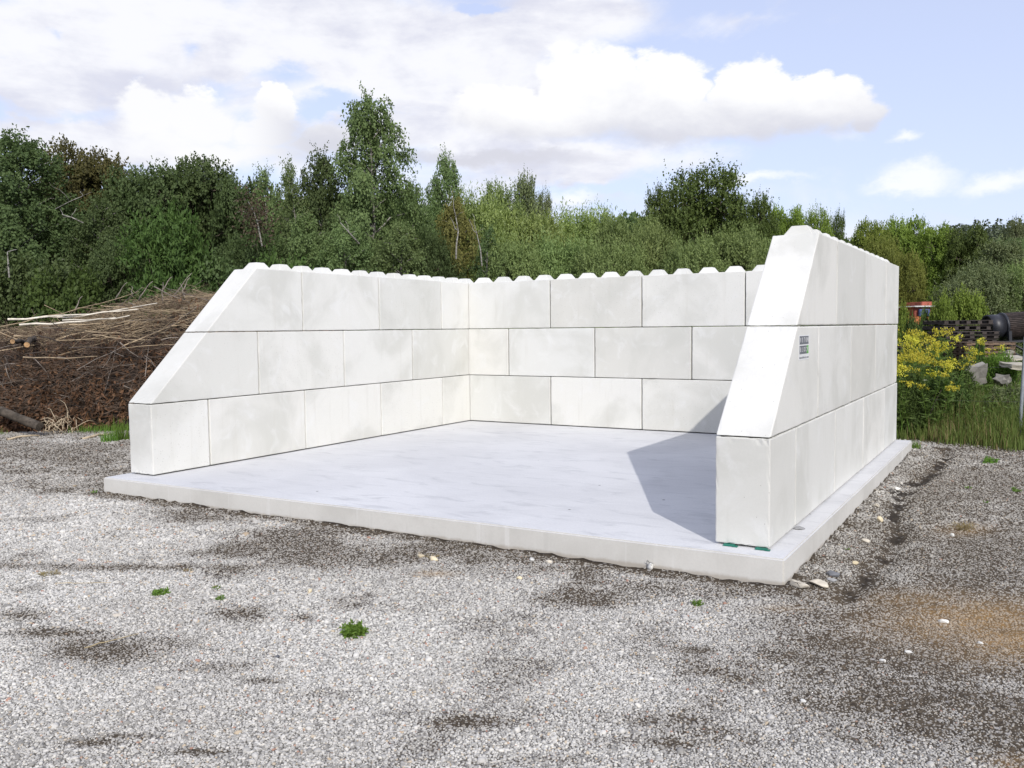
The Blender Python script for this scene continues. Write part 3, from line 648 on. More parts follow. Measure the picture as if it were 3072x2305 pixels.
BT = [
 ('birch_a', L_DARK, 40, 296, 270, 24.5, 'dark drooping birch at the left edge of the photo, tallest above the brush heap', 'birch_tree'),
 ('broad_a', L_OAK, 165, 322, 270, 27.5, 'round oak with orange tinted leaves beside the leftmost birch', 'oak_tree'),
 ('broad_b', L_DARK, 315, 366, 260, 27, 'dark rounded tree between the orange tinted oak and the broad domed tree', 'deciduous_tree'),
 ('broad_a', L_DARK, 432, 350, 280, 28, 'broad domed dark green tree, highest of the left tree mass', 'deciduous_tree'),
 ('broad_b', L_DARK, 525, 388, 170, 27, 'dark sloping tree just left of the thin wispy birches', 'deciduous_tree'),
 ('birch_b', L_DARK, 215, 430, 190, 23, 'dull green drooping tree in front of the orange tinted oak', 'birch_tree'),
 ('fern_a', L_FERN, 368, 452, 190, 20.5, 'fresh green layered ash bush in front of the dark trees above the brush heap', 'ash_bush'),
 ('birch_thin', L_BIRCH, 568, 366, 105, 25.5, 'leftmost thin birch of the wispy trio left of the tall birch', 'birch_tree'),
 ('birch_thin', L_BIRCH, 610, 343, 100, 26.5, 'tallest thin birch with nearly bare top in the wispy trio', 'birch_tree'),
 ('birch_thin', L_BIRCH, 650, 372, 110, 25, 'rightmost thin birch of the wispy trio, beside a darker birch', 'birch_tree'),
 ('birch_b', L_DARK, 690, 333, 175, 25.5, 'dark birch standing close left of the tall birch', 'birch_tree'),
 ('birch_a', L_BIRCH, 803, 216, 215, 25, 'tallest birch with white trunk rising far above the wall of blocks', 'birch_tree'),
 ('birch_b', L_BIRCH, 890, 400, 130, 27, 'low birch tucked in right of the tall birch', 'birch_tree'),
 ('birch_b', L_BIRCH, 962, 338, 125, 27.5, 'slim small topped birch second tallest of the birches in the middle', 'birch_tree'),
 ('birch_b', L_BIRCHY, 985, 432, 140, 23.5, 'yellowing birch with pale stem above the inner corner of the walls', 'birch_tree'),
 ('birch_thin', L_DARK, 1040, 490, 100, 22.5, 'dark thin birch with white stem between yellowing birch and willows', 'birch_tree'),
 ('alder_a', L_WIL, 1080, 402, 160, 34, 'distant olive tree behind the willows right of the birches', 'deciduous_tree'),
 ('alder_a', L_GREY, 1132, 385, 110, 34, 'distant grey green tree with feathery top behind the willows', 'deciduous_tree'),
 ('alder_a', L_GREY, 1176, 418, 60, 34, 'small distant feathery tree at the right end of the far pair', 'deciduous_tree'),
 ('willow_a', L_WILL, 1045, 428, 200, 26, 'light green willow just right of the yellowing birch', 'willow_tree'),
 ('willow_b', L_WILL, 1150, 462, 230, 27, 'sunlit yellow green willow with rounded top above the left part of the back wall', 'willow_tree'),
 ('willow_a', L_WILL, 1255, 452, 220, 29, 'pale willow on the skyline midway along the back wall', 'willow_tree'),
 ('willow_b', L_WIL, 1345, 470, 210, 27.5, 'grey green willow just left of the big round alder', 'willow_tree'),
 ('alder_a', L_ALD, 1528, 363, 250, 28.5, 'big round alder with spiky top, tallest tree right of the birches', 'alder_tree'),
 ('alder_a', L_ALD, 1432, 412, 130, 28, 'lower left shoulder of dark alder beside the big round one', 'alder_tree'),
 ('alder_a', L_ALD, 1634, 428, 130, 29, 'lower alder right of the big round one', 'alder_tree'),
 ('broad_b', L_SUN, 1700, 452, 130, 31, 'bright leafy tree behind the top stud of the right wall', 'deciduous_tree'),
 ('alder_a', L_SUN, 1768, 456, 90, 31, 'loose sunlit tree just right of the top stud of the right wall', 'deciduous_tree'),
 ('alder_a', L_ALD, 1808, 464, 56, 32, 'small ragged tree top just before the gap of sky', 'deciduous_tree'),
 ('broad_a', L_SUN, 1880, 482, 120, 34, 'sunlit broad tree right of the gap of sky', 'deciduous_tree'),
 ('broad_b', L_SUN, 1952, 476, 140, 35, 'highest sunlit tree over the rear edge of the right wall', 'deciduous_tree'),
 ('broad_a', L_SUN, 2032, 492, 130, 34, 'dense sunlit tree beside the far wooded hill', 'deciduous_tree'),
 ('broad_b', L_ALD, 2100, 494, 130, 33, 'sunlit dark leaved tree in front of the far hill', 'deciduous_tree'),
 ('willow_b', L_WILY, 1905, 514, 130, 27, 'olive yellow willow behind the rear end of the right wall', 'willow_tree'),
 ('willow_a', L_WILY, 1950, 548, 110, 26, 'lower olive willow beside the rear edge of the right wall', 'willow_tree'),
 ('alder_a', L_GREY, 2165, 520, 170, 29, 'tall grey green tree at the right edge of the photo', 'deciduous_tree'),
 ('willow_a', L_GREY, 2110, 575, 200, 25, 'grey green willow thicket above the black drum', 'willow_tree'),
 ('willow_b', L_WIL, 2215, 570, 170, 25, 'dull willow behind the black drum at the right edge', 'willow_tree'),
 ('alder_a', L_GREY, 2190, 478, 80, 60, 'far tall pine like tree below the hilltop at the right edge', 'deciduous_tree'),
 # lower row in front
 ('shrub_a', L_DARK, 55, 560, 230, 21, 'dark leafy shrub at the left edge behind the brush heap', 'shrub'),
 ('shrub_a', L_FERN, 150, 590, 190, 20.3, 'green shrub behind the left part of the brush heap', 'shrub'),
 ('broad_b', L_DARK, 265, 520, 170, 22, 'dark low tree between the green shrub and the layered ash bush', 'deciduous_tree'),
 ('shrub_a', L_DARK, 452, 560, 190, 21, 'dark shrub behind the slanted end of the left wall', 'shrub'),
 ('willow_a', L_DARK, 560, 500, 190, 23, 'dark sallow bush under the thin wispy birches', 'sallow_bush'),
 ('shrub_a', L_FERN, 600, 560, 170, 21, 'fresh green shrub close behind the studs of the left wall', 'shrub'),
 ('birch_b', L_BIRCH, 660, 468, 170, 23, 'grey green drooping birch below the dark birch', 'birch_tree'),
 ('birch_b', L_BIRCH, 745, 490, 190, 22.5, 'low drooping birch left under the tall birch', 'birch_tree'),
 ('birch_b', L_BIRCH, 862, 488, 190, 22.5, 'low drooping birch right under the tall birch', 'birch_tree'),
 ('willow_a', L_DARK, 935, 505, 150, 23, 'dark sallow bush between low birch and yellowing birch', 'sallow_bush'),
 ('willow_b', L_WIL, 1110, 525, 200, 22.5, 'grey green sallow bush nearest above the first blocks of the back wall', 'sallow_bush'),
 ('willow_a', L_WIL, 1210, 515, 210, 23.5, 'sallow bush above the middle of the back wall, left of two', 'sallow_bush'),
 ('willow_b', L_WIL, 1310, 528, 210, 22.5, 'sallow bush above the middle of the back wall, right of two', 'sallow_bush'),
 ('willow_a', L_WIL, 1400, 492, 190, 24, 'upright sallow bush below the left shoulder of the alder', 'sallow_bush'),
 ('willow_b', L_WIL, 1495, 520, 200, 22.5, 'spiky sallow bush in front of the big round alder', 'sallow_bush'),
 ('willow_a', L_WIL, 1590, 498, 190, 23.5, 'tall shooted sallow bush beside the sloped end of the right wall', 'sallow_bush'),
 ('willow_b', L_WIL, 1680, 520, 170, 24, 'sallow bush hidden partly by the sloped end of the right wall', 'sallow_bush'),
 ('shrub_a', L_SUN, 2042, 640, 56, 21.5, 'bright green shrub just right of the red and orange machine', 'shrub'),
 ('shrub_a', L_SUN, 2085, 632, 90, 22.5, 'bright green shrub behind the stack of dark pallets', 'shrub'),
 ('shrub_a', L_SUN, 1946, 662, 52, 21.6, 'leafy green shrub hiding the left part of the red and orange machine', 'shrub'),
 ('shrub_a', L_HERB, 2004, 671, 46, 21.9, 'low leafy shrub hiding the right part of the red and orange machine', 'shrub'),
 ('shrub_a', L_FERN, 1968, 686, 46, 19.5, 'small dark green shrub right beside the rear edge of the right wall', 'shrub'),
]
for kind, mat, u, v, w, d, lab, nm in BT:
    tree(kind, mat, u, v, w, d, lab, nm, 'shrub' if nm == 'shrub' else ('bush' if 'bush' in nm else 'tree'), g1)

def build_woodland():
    """the wood further back that reads as one dark mass between the trees"""
    rng = np.random.default_rng(21); n = 60000
    u = rng.uniform(-350, 2500, n); d = rng.uniform(36, 46, n)
    top = np.interp(u, [-350, 100, 300, 600, 800, 1000, 1200, 1500, 1750, 1850, 2050, 2500], [380, 400, 420, 430, 430, 450, 500, 470, 520, 540, 540, 540])+30*(fbm(u*.02, u*0+3, 3)-.5)
    h = np.sqrt(rng.random(n))
    P = CAM[None]+np.stack([ray(a, 709) for a in u])*d[:, None]
    P[:, 2] = -.2+h*((709-top)/1882*d+1.8)
    me = leaf_mesh('woodland', P, rng.normal(size=(n, 3)), rng.uniform(.25, .45, n), rng.uniform(.2, .34, n), rng, [L_DARK])
    link('woodland', me, kind='stuff')
build_woodland()

def dead_stem(pts, r, label, brown=False):
    o = thing('dead_birch_stem', label, 'dead tree', pts[0], 0, 'pale dead stems among the trees')
    rng = np.random.default_rng(int(pts[0][0]*100) & 9999); p = np.array(pts)-np.array(pts[0]); tb = Tubes(); tb.add(p, np.linspace(r, r*.5, len(p))*.45, 6)
    for i in range(3):
        k = rng.integers(1, len(p)); e = p[k]+rng.normal(0, .2, 3)+[0, 0, .2]; tb.add(tube_path(p[k], e, .05, rng, 5, .08), np.linspace(r*.25, r*.1, 5), 4)
    link('stem', tb.mesh('dead stem', [M_BIRCH]), o)
    if brown:
        n = 700; q = p[rng.integers(1, len(p)-1, n)]+np.clip(rng.normal(0, .22, (n, 3)), -.45, .45)*[1, 1, 1.2]
        link('withered_leaves', leaf_mesh('withered leaves', q, rng.normal(size=(n, 3))+[0, 0, -.6], .08, .05, rng, [L_BROWN]), o)
def P3(*uvd): return [at(*q) for q in uvd]
dead_stem(P3((776, 527, 21.3), (756, 505, 21.2), (735, 481, 21.1)), .045, 'pale bare stem leaning left below the tall birch')
dead_stem(P3((566, 532, 20.6), (556, 480, 20.6), (546, 452, 20.7), (536, 436, 20.8)), .045, 'pale bent birch stem with withered brown leaves below the thin birches', True)
dead_stem(P3((180, 482, 20.9), (155, 470, 20.8), (135, 464, 20.8)), .04, 'short pale bare bough above the left part of the brush heap')
dead_stem(P3((120, 452, 21.8), (150, 436, 21.7), (178, 424, 21.6)), .03, 'pale bare bough reaching right from the leftmost birch')
dead_stem(P3((985, 560, 20.8), (986, 530, 20.8), (990, 500, 20.9), (985, 470, 21)), .05, 'cream birch stem in front of the yellowing birch')
dead_stem(P3((1041, 575, 20.6), (1038, 540, 20.6), (1030, 505, 20.7)), .04, 'thin cream stem right of the yellowing birch')
dead_stem(P3((20, 600, 19.5), (18, 575, 19.5), (16, 545, 19.6)), .05, 'white birch stump stem at the left edge behind the heap')

# ------------------------------------------------------------------ concrete slab
def build_slab():
    bm = bmesh.new(); n = 4
    top = [bm.verts.new((x, y, 0)) for x, y in SLAB]; bot = [bm.verts.new((x, y, -.45)) for x, y in SLAB]
    bm.faces.new(top); bm.faces.new(bot[::-1])
    for i in range(4): bm.faces.new([bot[i], bot[(i+1) % 4], top[(i+1) % 4], top[i]])
    bmesh.ops.recalc_face_normals(bm, faces=bm.faces)
    bm.edges.ensure_lookup_table()
    bmesh.ops.bevel(bm, geom=[e for e in bm.edges if all(v.co.z > -.01 for v in e.verts) or abs(e.verts[0].co.z-e.verts[1].co.z) > .3], offset=.012, segments=2, affect='EDGES')
    bm.normal_update()
    for f in bm.faces: f.material_index = 0 if f.normal.z > .75 else 1
    me = mesh_bm('concrete_slab', bm, [M_SLAB, M_SLABE])
    thing('concrete_slab', 'large pale grey concrete floor slab the three block walls stand on', 'slab', data=me)
build_slab()

# ------------------------------------------------------------------ block walls
Z0 = .014; RH = .800; GAP = .0055
def block_bm(L, slope=False, seed=0, ends=(1, 1)):
    """one precast block lying along +y from 0 to L, T thick along x from 0 to T"""
    bm = bmesh.new(); g = .0085; h = RH-2*GAP*.8
    prof = [(g, 0), (L-g, 0), (L-g, h)] + ([(.805, h)] if slope else [(g, h)])
    a = [bm.verts.new((.0, y, z)) for y, z in prof]; b = [bm.verts.new((T, y, z)) for y, z in prof]
    bm.faces.new(a); bm.faces.new(b[::-1]); k = len(prof)
    for i in range(k): bm.faces.new([a[i], b[i], b[(i+1) % k], a[(i+1) % k]])
    bmesh.ops.recalc_face_normals(bm, faces=bm.faces)
    bmesh.ops.subdivide_edges(bm, edges=list(bm.edges), cuts=13, use_grid_fill=True)
    sharp = [e for e in bm.edges if len(e.link_faces) == 2 and e.calc_face_angle(0) > .4]
    old = set(v for e in sharp for v in e.verts)
    r = bmesh.ops.bevel(bm, geom=sharp, offset=.010, segments=2, affect='EDGES', profile=.55)
    rng = np.random.default_rng(seed)
    c0 = Vector((T/2, L/2, h/2))
    for v in set(v for f in r['faces'] for v in f.verts):
        k = max(0.0, rng.normal(0, .0022)) + (rng.uniform(.003, .008) if rng.random() < .012 else 0)
        d = c0-v.co; v.co += Vector((math.copysign(min(abs(d.x), 1), d.x)*(1 if abs(d.x) > T*.42 else 0), math.copysign(1, d.y)*(1 if abs(d.y) > L*.45 else 0), math.copysign(1, d.z)*(1 if abs(d.z) > h*.45 else 0)))*k
    return bm
def stud_mesh():
    bm = bmesh.new(); a, b, h = .13, .068, .088
    lo = [bm.verts.new((x, y, -.004)) for x, y in ((-a, -a), (a, -a), (a, a), (-a, a))]; hi = [bm.verts.new((x, y, h)) for x, y in ((-b, -b), (b, -b), (b, b), (-b, b))]
    bm.faces.new(hi)
    for i in range(4): bm.faces.new([lo[i], lo[(i+1) % 4], hi[(i+1) % 4], hi[i]])
    bmesh.ops.recalc_face_normals(bm, faces=bm.faces)
    bmesh.ops.bevel(bm, geom=[e for e in bm.edges if any(v.co.z > .01 for v in e.verts)], offset=.005, segments=1, affect='EDGES')
    return mesh_bm('stud', bm, [M_CON])
STUD = stud_mesh(); BCACHE = {}
PY = D/6.4; PX = W/6.4
def block_mesh(L, slope):
    k = len(BCACHE); BCACHE[k] = mesh_bm('block', block_bm(L, slope, k), [M_CON])
    return BCACHE[k]
_jit = random.Random(4)
def wall(label, origin, rz, rows, pitch):
    w = thing('block_wall', label, 'wall', origin, rz, 'walls of stacked concrete blocks')
    for r, row in enumerate(rows):
        for (s, e, slope) in row:
            s2, e2 = s*pitch, e*pitch
            b = link('block', block_mesh(e2-s2, slope), w, (_jit.uniform(-.0025, .0025), s2, Z0+r*RH))
            b.rotation_euler = (0, 0, _jit.uniform(-.0008, .0008))
            if r == 2:
                y = s+(1.0 if slope else .2)
                while y < e-.1:
                    link('stud', STUD, b, (T/2, y*pitch-s2, RH-2*GAP*.8)); y += .4
    return w
E = 6.4+T/PY
side = [[(0, .8, 0), (.8, 2.4, 0), (2.4, 4, 0), (4, 5.6, 0), (5.6, E, 0)],
        [(0, 1.6, 1), (1.6, 3.2, 0), (3.2, 4.8, 0), (4.8, 6.4, 0)],
        [(.8, 2.4, 1), (2.4, 4, 0), (4, 5.6, 0), (5.6, E, 0)]]
wall_l = wall('long left block wall with stepped slanted front end and brush heap behind it', (-T, 0, 0), 0, side, PY)
wall_r = wall('right block wall in the foreground seen from outside, carrying a small printed sticker', (W, 0, 0), 0, side, PY)
TX = T/PX
back = [[(0, 1.6, 0), (1.6, 3.2, 0), (3.2, 4.8, 0), (4.8, 6.4, 0)],
        [(-TX, .8, 0), (.8, 2.4, 0), (2.4, 4.0, 0), (4.0, 5.6, 0), (5.6, 6.4+TX, 0)],
        [(0, 1.6, 0), (1.6, 3.2, 0), (3.2, 4.8, 0), (4.8, 6.4, 0)]]
# local +y runs along world +x: rotate by -90 degrees (local x then points to -y), so start at its far face
wall_b = wall('back block wall closing the bay between the two side walls', (0, D+T, 0), -math.pi/2, back, PX)

# printed sticker on the outside of the right wall
def text_mesh(txt, size, mat):
    cu = bpy.data.curves.new('lettering', 'FONT'); cu.body = txt; cu.size = size; cu.align_x = 'CENTER'; cu.align_y = 'CENTER'
    cu.extrude = .0004; cu.resolution_u = 3
    ob = bpy.data.objects.new('lettering', cu); COL.objects.link(ob)
    me = bpy.data.meshes.new_from_object(ob.evaluated_get(bpy.context.evaluated_depsgraph_get()))
    bpy.data.objects.remove(ob); bpy.data.curves.remove(cu)
    me.materials.clear(); me.materials.append(mat); return me
def build_sticker():
    xp = W+T
    def onwall(uf, vf):
        r = ray(uf/KPX, vf/KPX); return CAM+r*(xp-CAM[0])/r[0]
    c = [onwall(*q) for q in ((2397, 1004.5), (2427.5, 1006.5), (2423.5, 1079), (2394, 1081))]
    y0 = (c[0][1]+c[3][1])/2; y1 = (c[1][1]+c[2][1])/2; z1 = (c[0][2]+c[1][2])/2; z0 = (c[2][2]+c[3][2])/2
    wd, h = y1-y0, z1-z0
    white = plain('sticker white vinyl', (.78, .79, .80), .4, .02, 4); grey = plain('sticker dark grey print', (.16, .17, .19), .5, .03, 4)
    green = plain('sticker green print', (.13, .42, .08), .5, .03, 4); wh2 = plain('sticker white print', (.80, .80, .81), .5, .02, 4)
    s = link('sticker', mesh_bm('sticker', box_bm(0, .0015, -wd/2, wd/2, -h/2, h/2), [white]), wall_r, (T+.002, (y0+y1)/2, (z0+z1)/2), label='small white sticker with grey and green letter tiles')
    tw = wd*.90/5
    for r, word in enumerate(('BETON', 'BLOCK')):
        for i, ch in enumerate(word):
            y = -wd*.45+tw*(i+.5); z = h*(.5-.04-.165) - r*h*.385
            g = green if (r == 1 and i == 4) else grey
            t = link('letter_tile', mesh_bm('letter tile', box_bm(0, .0012, -tw*.45, tw*.45, -h*.165, h*.165), [g]), s, (.0016, y, z))
            m = text_mesh(ch, h*.27, wh2)
            m.transform(Matrix.Translation((.0018, 0, 0)) @ Matrix(((0, 0, 1, 0), (1, 0, 0, 0), (0, 1, 0, 0), (0, 0, 0, 1))) @ Matrix.Diagonal((.88, 1, 1, 1)))
            bm = bmesh.new(); bm.from_mesh(t.data); bm.from_mesh(m)
            nf = 6
            bm.faces.ensure_lookup_table()
            for f in bm.faces[nf:]: f.material_index = 1
            bm.to_mesh(t.data); bm.free(); t.data.materials.append(wh2)
    m = text_mesh('betonblock.com', h*.12, grey)
    m.transform(Matrix(((0, 0, 1, 0), (1, 0, 0, 0), (0, 1, 0, 0), (0, 0, 0, 1))))
    k = wd*.92/max(1e-6, max(v.co.y for v in m.vertices)-min(v.co.y for v in m.vertices)); m.transform(Matrix.Diagonal((1, k, 1.15, 1)))
    link('web_address', m, s, (.0022, 0, -h*.40))
build_sticker()

# shims and wedge under the right front block
M_GREEN = plain('green plastic', (.02, .16, .115), .5, .15, 20)
M_GREYW = plain('grey mortar', (.34, .33, .31), .9, .25, 18)
for x, lab in ((W+.11, 'green plastic shim under the right wall front block, near its inner corner'), (W+.345, 'green plastic shim under the right wall front block, at its outer corner')):
    bm = box_bm(-.04, .04, -.012, .06, .001, .013); bevel(bm, .002); box_bm(.03, .065, -.018, .02, .001, .007, bm)
    thing('plastic_shim', lab, 'shim', (x, -.015, 0), .05, 'green shims under the front block', data=mesh_bm('shim', bm, [M_GREEN]))

# ------------------------------------------------------------------ loose stones
def stone_mesh(seed, r):
    rng = random.Random(seed); bm = bmesh.new()
    for _ in range(20):
        v = Vector((rng.gauss(0, 1), rng.gauss(0, 1), rng.gauss(0, 1))).normalized()*rng.uniform(.85, 1.12)
        bm.verts.new((v.x*r[0], v.y*r[1], v.z*r[2]))
    h = bmesh.ops.convex_hull(bm, input=bm.verts)
    bmesh.ops.delete(bm, geom=[v for v in h['geom_interior'] if isinstance(v, bmesh.types.BMVert)], context='VERTS')
    bmesh.ops.bevel(bm, geom=list(bm.edges), offset=min(r)*.16, segments=2, affect='EDGES', profile=.6)
    return mesh_bm('stone', bm, [STONE_M[seed % len(STONE_M)]], True)
STONE_M = [plain('pale limestone', (.60, .55, .46), .85, .18, 14), plain('cream stone', (.66, .57, .40), .85, .18, 14), plain('white stone', (.70, .69, .65), .8, .12, 14), plain('grey stone', (.34, .34, .34), .85, .2, 14), plain('dark slate stone', (.16, .165, .18), .8, .2, 14)]
STONES = [
 (1727, 1266, 26, 13, 0, 'largest cream stone lying against the right front corner of the slab'),
 (1768, 1262, 26, 10, 0, 'flat cream stone just right of the largest stone at the slab corner'),
 (1800, 1240, 20, 6, 4, 'flat dark slate stone in the rut right of the slab corner'),
 (1797, 1252, 14, 5, 3, 'small grey stone between the flat cream stone and the slate'),
 (1405, 1228, 13, 11, 2, 'angular white stone leaning against the front edge of the slab'),
 (938, 1210, 12, 7, 1, 'yellowish stone on the gravel before the middle of the slab front'),
 (910, 1203, 11, 5, 1, 'tan stone left of the yellowish stone before the slab'),
 (1150, 1210, 10, 6, 2, 'pale stone by the dark soil along the slab front, midway'),
 (1185, 1213, 9, 5, 0, 'small pale stone right of the midway pale stone'),
 (1122, 1250, 8, 5, 1, 'creamy pebble a step in front of the midway pale stone'),
 (670, 1279, 9, 7, 1, 'cream stone alone on the gravel above the green weed clump'),
 (1901, 1126, 7, 9, 1, 'oval cream stone in the rut along the right side of the slab'),
 (1892, 1098, 10, 6, 0, 'pale stone touching the right side of the slab, further back'),
 (1938, 1058, 8, 4, 2, 'white stone in the rut near the rear right corner of the slab'),
 (1870, 1170, 12, 5, 0, 'broken beige stone in the middle of the rut'),
 (1848, 1215, 8, 5, 1, 'brownish stone in the near part of the rut'),
 (2039, 1341, 13, 6, 2, 'light flat stone on the rust stained gravel at right'),
 (1962, 1407, 9, 5, 2, 'white stone on the dark soil below the rust stain'),
 (2118, 1387, 7, 4, 2, 'small white stone right of the rust stain'),
 (2057, 1158, 8, 5, 2, 'white stone on the gravel right of the slab, beside dry grass'),
 (1907, 1425, 8, 4, 2, 'small white stone left of the dark soil patch at right'),
 (1735, 1510, 8, 5, 2, 'pale stone at the upper edge of the clean gravel at right'),
 (355, 1480, 7, 4, 4, 'dark stone on the gravel below the dark soil patch at left'),
 (600, 1420, 9, 5, 4, 'slate grey stone on the gravel left of the green weed clump'),
]
rngS = random.Random(3)
for i, (u, v, ru, rv, k, lab) in enumerate(STONES):
    p = ground_pt(u, v); d = float((p-CAM) @ FW); r = px_to_m(ru, d)
    z = float(ground_z(np.array([p[0]]), np.array([p[1]]))[0])
    me = stone_mesh(i*len(STONE_M)+k, (r, r*rngS.uniform(.55, .8), max(px_to_m(rv, d)*.9, r*.35)))
    thing('stone', lab, 'stone', (p[0], p[1], z+px_to_m(rv, d)*.45), rngS.uniform(-.4, .4)-.5, 'loose stones on the gravel yard', data=me)
p = ground_pt(1716, 1137, .0)
thing('mortar_lump', 'grey lump wedged at the foot of the first joint of the right wall', 'mortar lump', (W+T+.03, .79, .004), 0, data=(STONE_M.__setitem__(4, STONE_M[4]), stone_mesh(3, (.05, .06, .012)))[1])

# ------------------------------------------------------------------ weeds on the yard
def weed(u, v, wpx, hpx, label, mats=(L_WEED,), n=160, dry=False):
    p = ground_pt(u, v); d = float((p-CAM) @ FW); R = px_to_m(wpx, d)/2; H = px_to_m(hpx, d)
    z = float(ground_z(np.array([p[0]]), np.array([p[1]]))[0])
    o = thing('dry_tuft' if dry else 'weed', label, 'dry grass' if dry else 'weed', (p[0], p[1], z), 0, 'plants growing through the gravel')
    rng = np.random.default_rng(int(u*7+v)); tb = Tubes(); C, A = [], []
    ns = max(6, n//10)
    for s in range(ns):
        th = rng.uniform(0, 6.28); r = R*math.sqrt(rng.random())*.9; h = H*rng.uniform(.35, 1.0)*(1-.5*r/R)
        a = np.array([r*.6*math.cos(th), r*.6*math.sin(th), 0]); e = np.array([r*math.cos(th), r*math.sin(th), h])+rng.normal(0, .1*R, 3)*[1, 1, 0]
        pp = tube_path(a, e, .05, rng, 5, .06); tb.add(pp, np.linspace(.0022, .001, 5), 4)
        m = n//ns; t = rng.uniform(.1, 1, m); q = np.stack([np.interp(t, np.linspace(0, 1, 5), pp[:, k]) for k in range(3)], 1)
        C.append(q); A.append(rng.normal(size=(m, 3))*.8+[math.cos(th)*.6, math.sin(th)*.6, .35])
    link('stem', tb.mesh('weed stems', [mats[0]]), o)
    sz = np.clip(R*.30, .008, .035)
    link('foliage', leaf_mesh('weed foliage', np.concatenate(C), np.concatenate(A), sz*rng.uniform(.7, 1.3, len(np.concatenate(C))), sz*(.12 if dry else .5), rng, [mats[-1]]), o)
weed(763, 1372, 66, 36, 'largest green weed clump standing alone on the gravel before the slab', n=520)
weed(350, 1285, 42, 12, 'low olive weed on the gravel left of centre, before the slab', n=260)
weed(478, 1297, 26, 14, 'small green weed right of the low olive weed', n=160)
weed(466, 1274, 22, 9, 'tiny olive weed behind the small green weed', n=120)
weed(1506, 1305, 30, 18, 'small bright weed on the gravel near the right front of the slab', n=200)
weed(204, 1068, 14, 14, 'small weed beside the left front corner of the slab', n=100)
weed(405, 1236, 30, 9, 'yellowish low tuft behind the olive weed', (L_DRY,), 120, True)
weed(108, 1242, 60, 9, 'straw coloured tuft at the far left of the gravel', (L_DRY,), 160, True)
weed(2085, 1145, 60, 14, 'pale dry grass tuft on the gravel right of the slab', (L_DRY,), 240, True)
weed(935, 1204, 36, 8, 'brownish dry tuft before the middle of the slab front', (L_DRY,), 120, True)
weed(2195, 1067, 26, 12, 'green weed at the right edge of the gravel', n=120)
weed(2128, 1090, 14, 8, 'tiny green weed right of the dry grass tuft', n=60)
weed(2092, 1060, 18, 8, 'tiny weed on the gravel halfway to the meadow', n=60)
weed(1832, 1188, 12, 8, 'tiny green sprig in the rut beside the slab', n=40)
weed(2140, 1008, 40, 18, 'leafy weed sprouting from the gravel at the meadow edge', n=200)
def sticks():
    M_STRAW = plain('dry straw coloured twig', (.42, .34, .2), .8, .2, 20)
    rng = np.random.default_rng(2)
    for u0, v0, u1, v1, r, lab in ((182, 1400, 300, 1372, .004, 'thin pale twig lying across the dark soil patch at left'), (120, 1260, 240, 1262, .003, 'short straw stalk lying on the gravel near the left edge')):
        a = ground_pt(u0, v0, -.155); b = ground_pt(u1, v1, -.155); tb = Tubes(); q = tube_path(a-a, b-a, .01, rng, 9, .04); q[:, 2] = np.linspace(0, .01, 9); tb.add(q, np.linspace(r, r*.5, 9), 5)
        thing('twig', lab, 'twig', a, 0, data=tb.mesh('twig', [M_STRAW]))
sticks()

